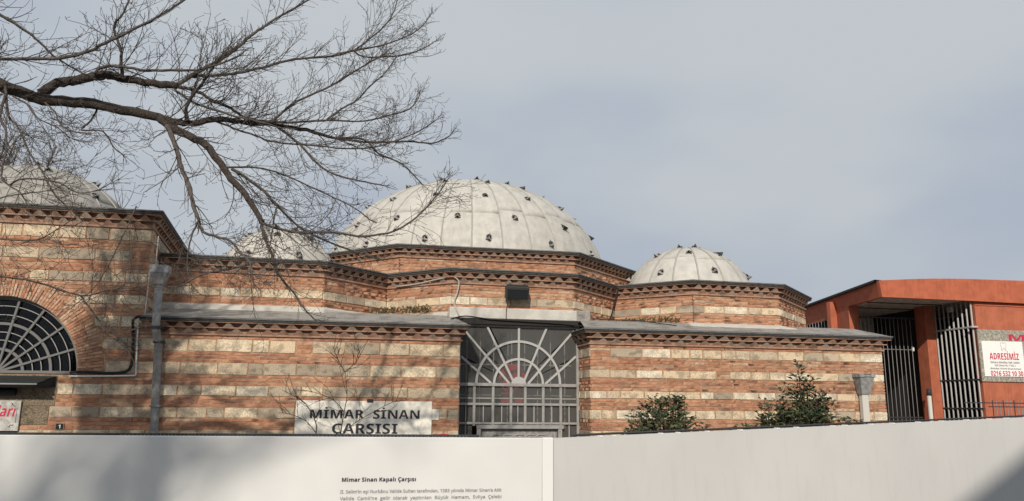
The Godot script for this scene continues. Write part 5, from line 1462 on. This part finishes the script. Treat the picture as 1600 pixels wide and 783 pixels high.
# ---------------------------------------------------------------- sky
func make_sky() -> Sky:
	var w := 1024
	var h := 512
	var im := Image.create_empty(w, h, false, Image.FORMAT_RGBF)
	var n := FastNoiseLite.new()
	n.seed = 8; n.noise_type = FastNoiseLite.TYPE_SIMPLEX_SMOOTH; n.fractal_octaves = 5; n.frequency = 1.0; n.fractal_gain = 0.5
	var n2 := FastNoiseLite.new()
	n2.seed = 140; n2.noise_type = FastNoiseLite.TYPE_SIMPLEX_SMOOTH; n2.fractal_octaves = 3; n2.frequency = 1.0
	for j in h:
		var el := (0.5 - (j + 0.5) / h) * PI
		for i in w:
			var az := TAU * (i + 0.5) / w
			var y := sin(el)
			var d := Vector3(sin(az) * cos(el), y, cos(az) * cos(el))
			var up := clampf(y, 0.0, 1.0)
			var base := Vector3(0.395, 0.445, 0.535).lerp(Vector3(0.425, 0.488, 0.580), pow(up, 0.8))
			var p := d * Vector3(1.6, 4.2, 1.6)
			var c := n.get_noise_3d(p.x + 3.0, p.y, p.z) * 0.5 + 0.5
			var c2 := n2.get_noise_3d(d.x * 1.3, d.y * 2.6 + 4.0, d.z * 1.3) * 0.5 + 0.5
			var cover := clampf(smoothstep(0.30, 0.64, c * 0.5 + c2 * 0.5), 0.0, 1.0) * 0.92
			var col := base.lerp(Vector3(0.540, 0.577, 0.605), cover)
			if y < 0.0:
				col = Vector3(0.25, 0.25, 0.25)
			im.set_pixel(i, j, Color(col.x, col.y, col.z))
	var m := PanoramaSkyMaterial.new()
	m.panorama = ImageTexture.create_from_image(im)
	m.filter = true
	var s := Sky.new()
	s.sky_material = m
	return s

func _ready() -> void:
	rng.seed = 4242
	# camera, sky, sun, exposure
	var cam := Camera3D.new()
	cam.name = "camera"
	cam.fov = rad_to_deg(2.0 * atan(391.5 / 1202.0))
	cam.position = Vector3(0, 1.6, 20)
	cam.rotation = Vector3(deg_to_rad(11.2), deg_to_rad(-11.0), 0.0095)
	cam.near = 0.05
	cam.far = 2000.0
	add_child(cam)
	var we := WorldEnvironment.new()
	we.name = "world_environment"
	var env := Environment.new()
	env.background_mode = Environment.BG_SKY
	env.sky = make_sky()
	env.tonemap_mode = Environment.TONE_MAPPER_LINEAR
	env.tonemap_exposure = 1.0
	env.sdfgi_enabled = true
	env.ssao_enabled = true
	env.ssil_enabled = true
	we.environment = env
	add_child(we)
	var sun := DirectionalLight3D.new()
	sun.name = "sun"
	sun.light_color = Color(1.0, 0.96, 0.90)
	sun.light_energy = 1.2
	sun.light_angular_distance = 0.7
	sun.shadow_enabled = true
	add_child(sun)
	var saz := deg_to_rad(19.0)
	var sel := deg_to_rad(30.0)
	sun.look_at_from_position(Vector3(-sin(saz) * cos(sel), sin(sel), cos(saz) * cos(sel)) * 50.0, Vector3.ZERO, Vector3.UP)
	# structure
	make_materials()
	make_blocks()
	build_surroundings()
	build_bathhouse()
	place(all_stones, "stone_block", "stone_blocks", 298)
	place(all_bricks, "brick", "brick_courses", 298)
	place(all_teeth, "cornice_tooth", "cornice_teeth", 298)
	build_red_building()
	# objects
	build_hoarding()
	build_fittings()
	shrub("laurel_shrub", "dark green leafy shrub before the right wall, nearest the gate", Vector3(7.1, -1.4, 2.2), [[6.98, 1.95, 2.2, 0.05, 4], [7.55, 2.0, 2.2, 0.05, 4], [7.3, 1.75, 2.2, 0.05, 4], [7.0, 1.72, 2.2, 0.15, 22], [7.5, 1.78, 2.2, 0.14, 22], [6.65, 1.5, 2.3, 0.2, 26], [7.7, 1.35, 2.2, 0.2, 28], [7.1, 1.4, 2.5, 0.35, 50], [6.35, 1.0, 2.3, 0.18, 22], [7.95, 1.0, 2.3, 0.14, 14], [7.1, 0.9, 2.6, 0.5, 40]], 41, 30, 0.165)
	shrub("laurel_shrub", "tall dark shrub with a pointed top before the right wall, nearest the pale pipe", Vector3(10.9, -1.4, 2.0), [[11.0, 2.72, 2.0, 0.04, 4], [11.3, 2.3, 2.0, 0.05, 4], [10.5, 2.15, 2.0, 0.05, 4], [10.95, 2.40, 2.0, 0.10, 9], [10.9, 2.15, 2.0, 0.26, 40], [11.4, 2.0, 2.0, 0.16, 24], [10.35, 1.8, 2.1, 0.22, 34], [11.3, 1.6, 2.2, 0.28, 44], [10.7, 1.5, 2.4, 0.4, 60], [10.6, 1.1, 2.5, 0.7, 60], [9.95, 1.45, 2.2, 0.2, 34], [9.7, 1.2, 2.3, 0.25, 34], [9.5, 1.15, 2.2, 0.14, 14], [12.0, 1.32, 2.2, 0.18, 22], [12.5, 1.2, 2.2, 0.14, 12]], 42, 30, 0.17)
	build_sapling()
	build_tree()
	bare_tree("far_tree", "twiggy budding tree rising behind the dome of the left block", Vector3(-14.6, -1.4, -13.0), 14.0, 0.18, Vector3(0.5, 0, 0), 19, 34, [0, 6, 7, 6], 0.02, M.far_bark, 0.50, 0.85)
	bare_tree("street_tree", "bare street tree behind the viewer that dapples the hoarding", Vector3(-11.0, 0, 35.0), 19.0, 0.30, Vector3(0.2, 0, -0.6), 23, 17, [0, 5, 6, 6], 0.03, M.bark_pale, 0.45, 0.72)
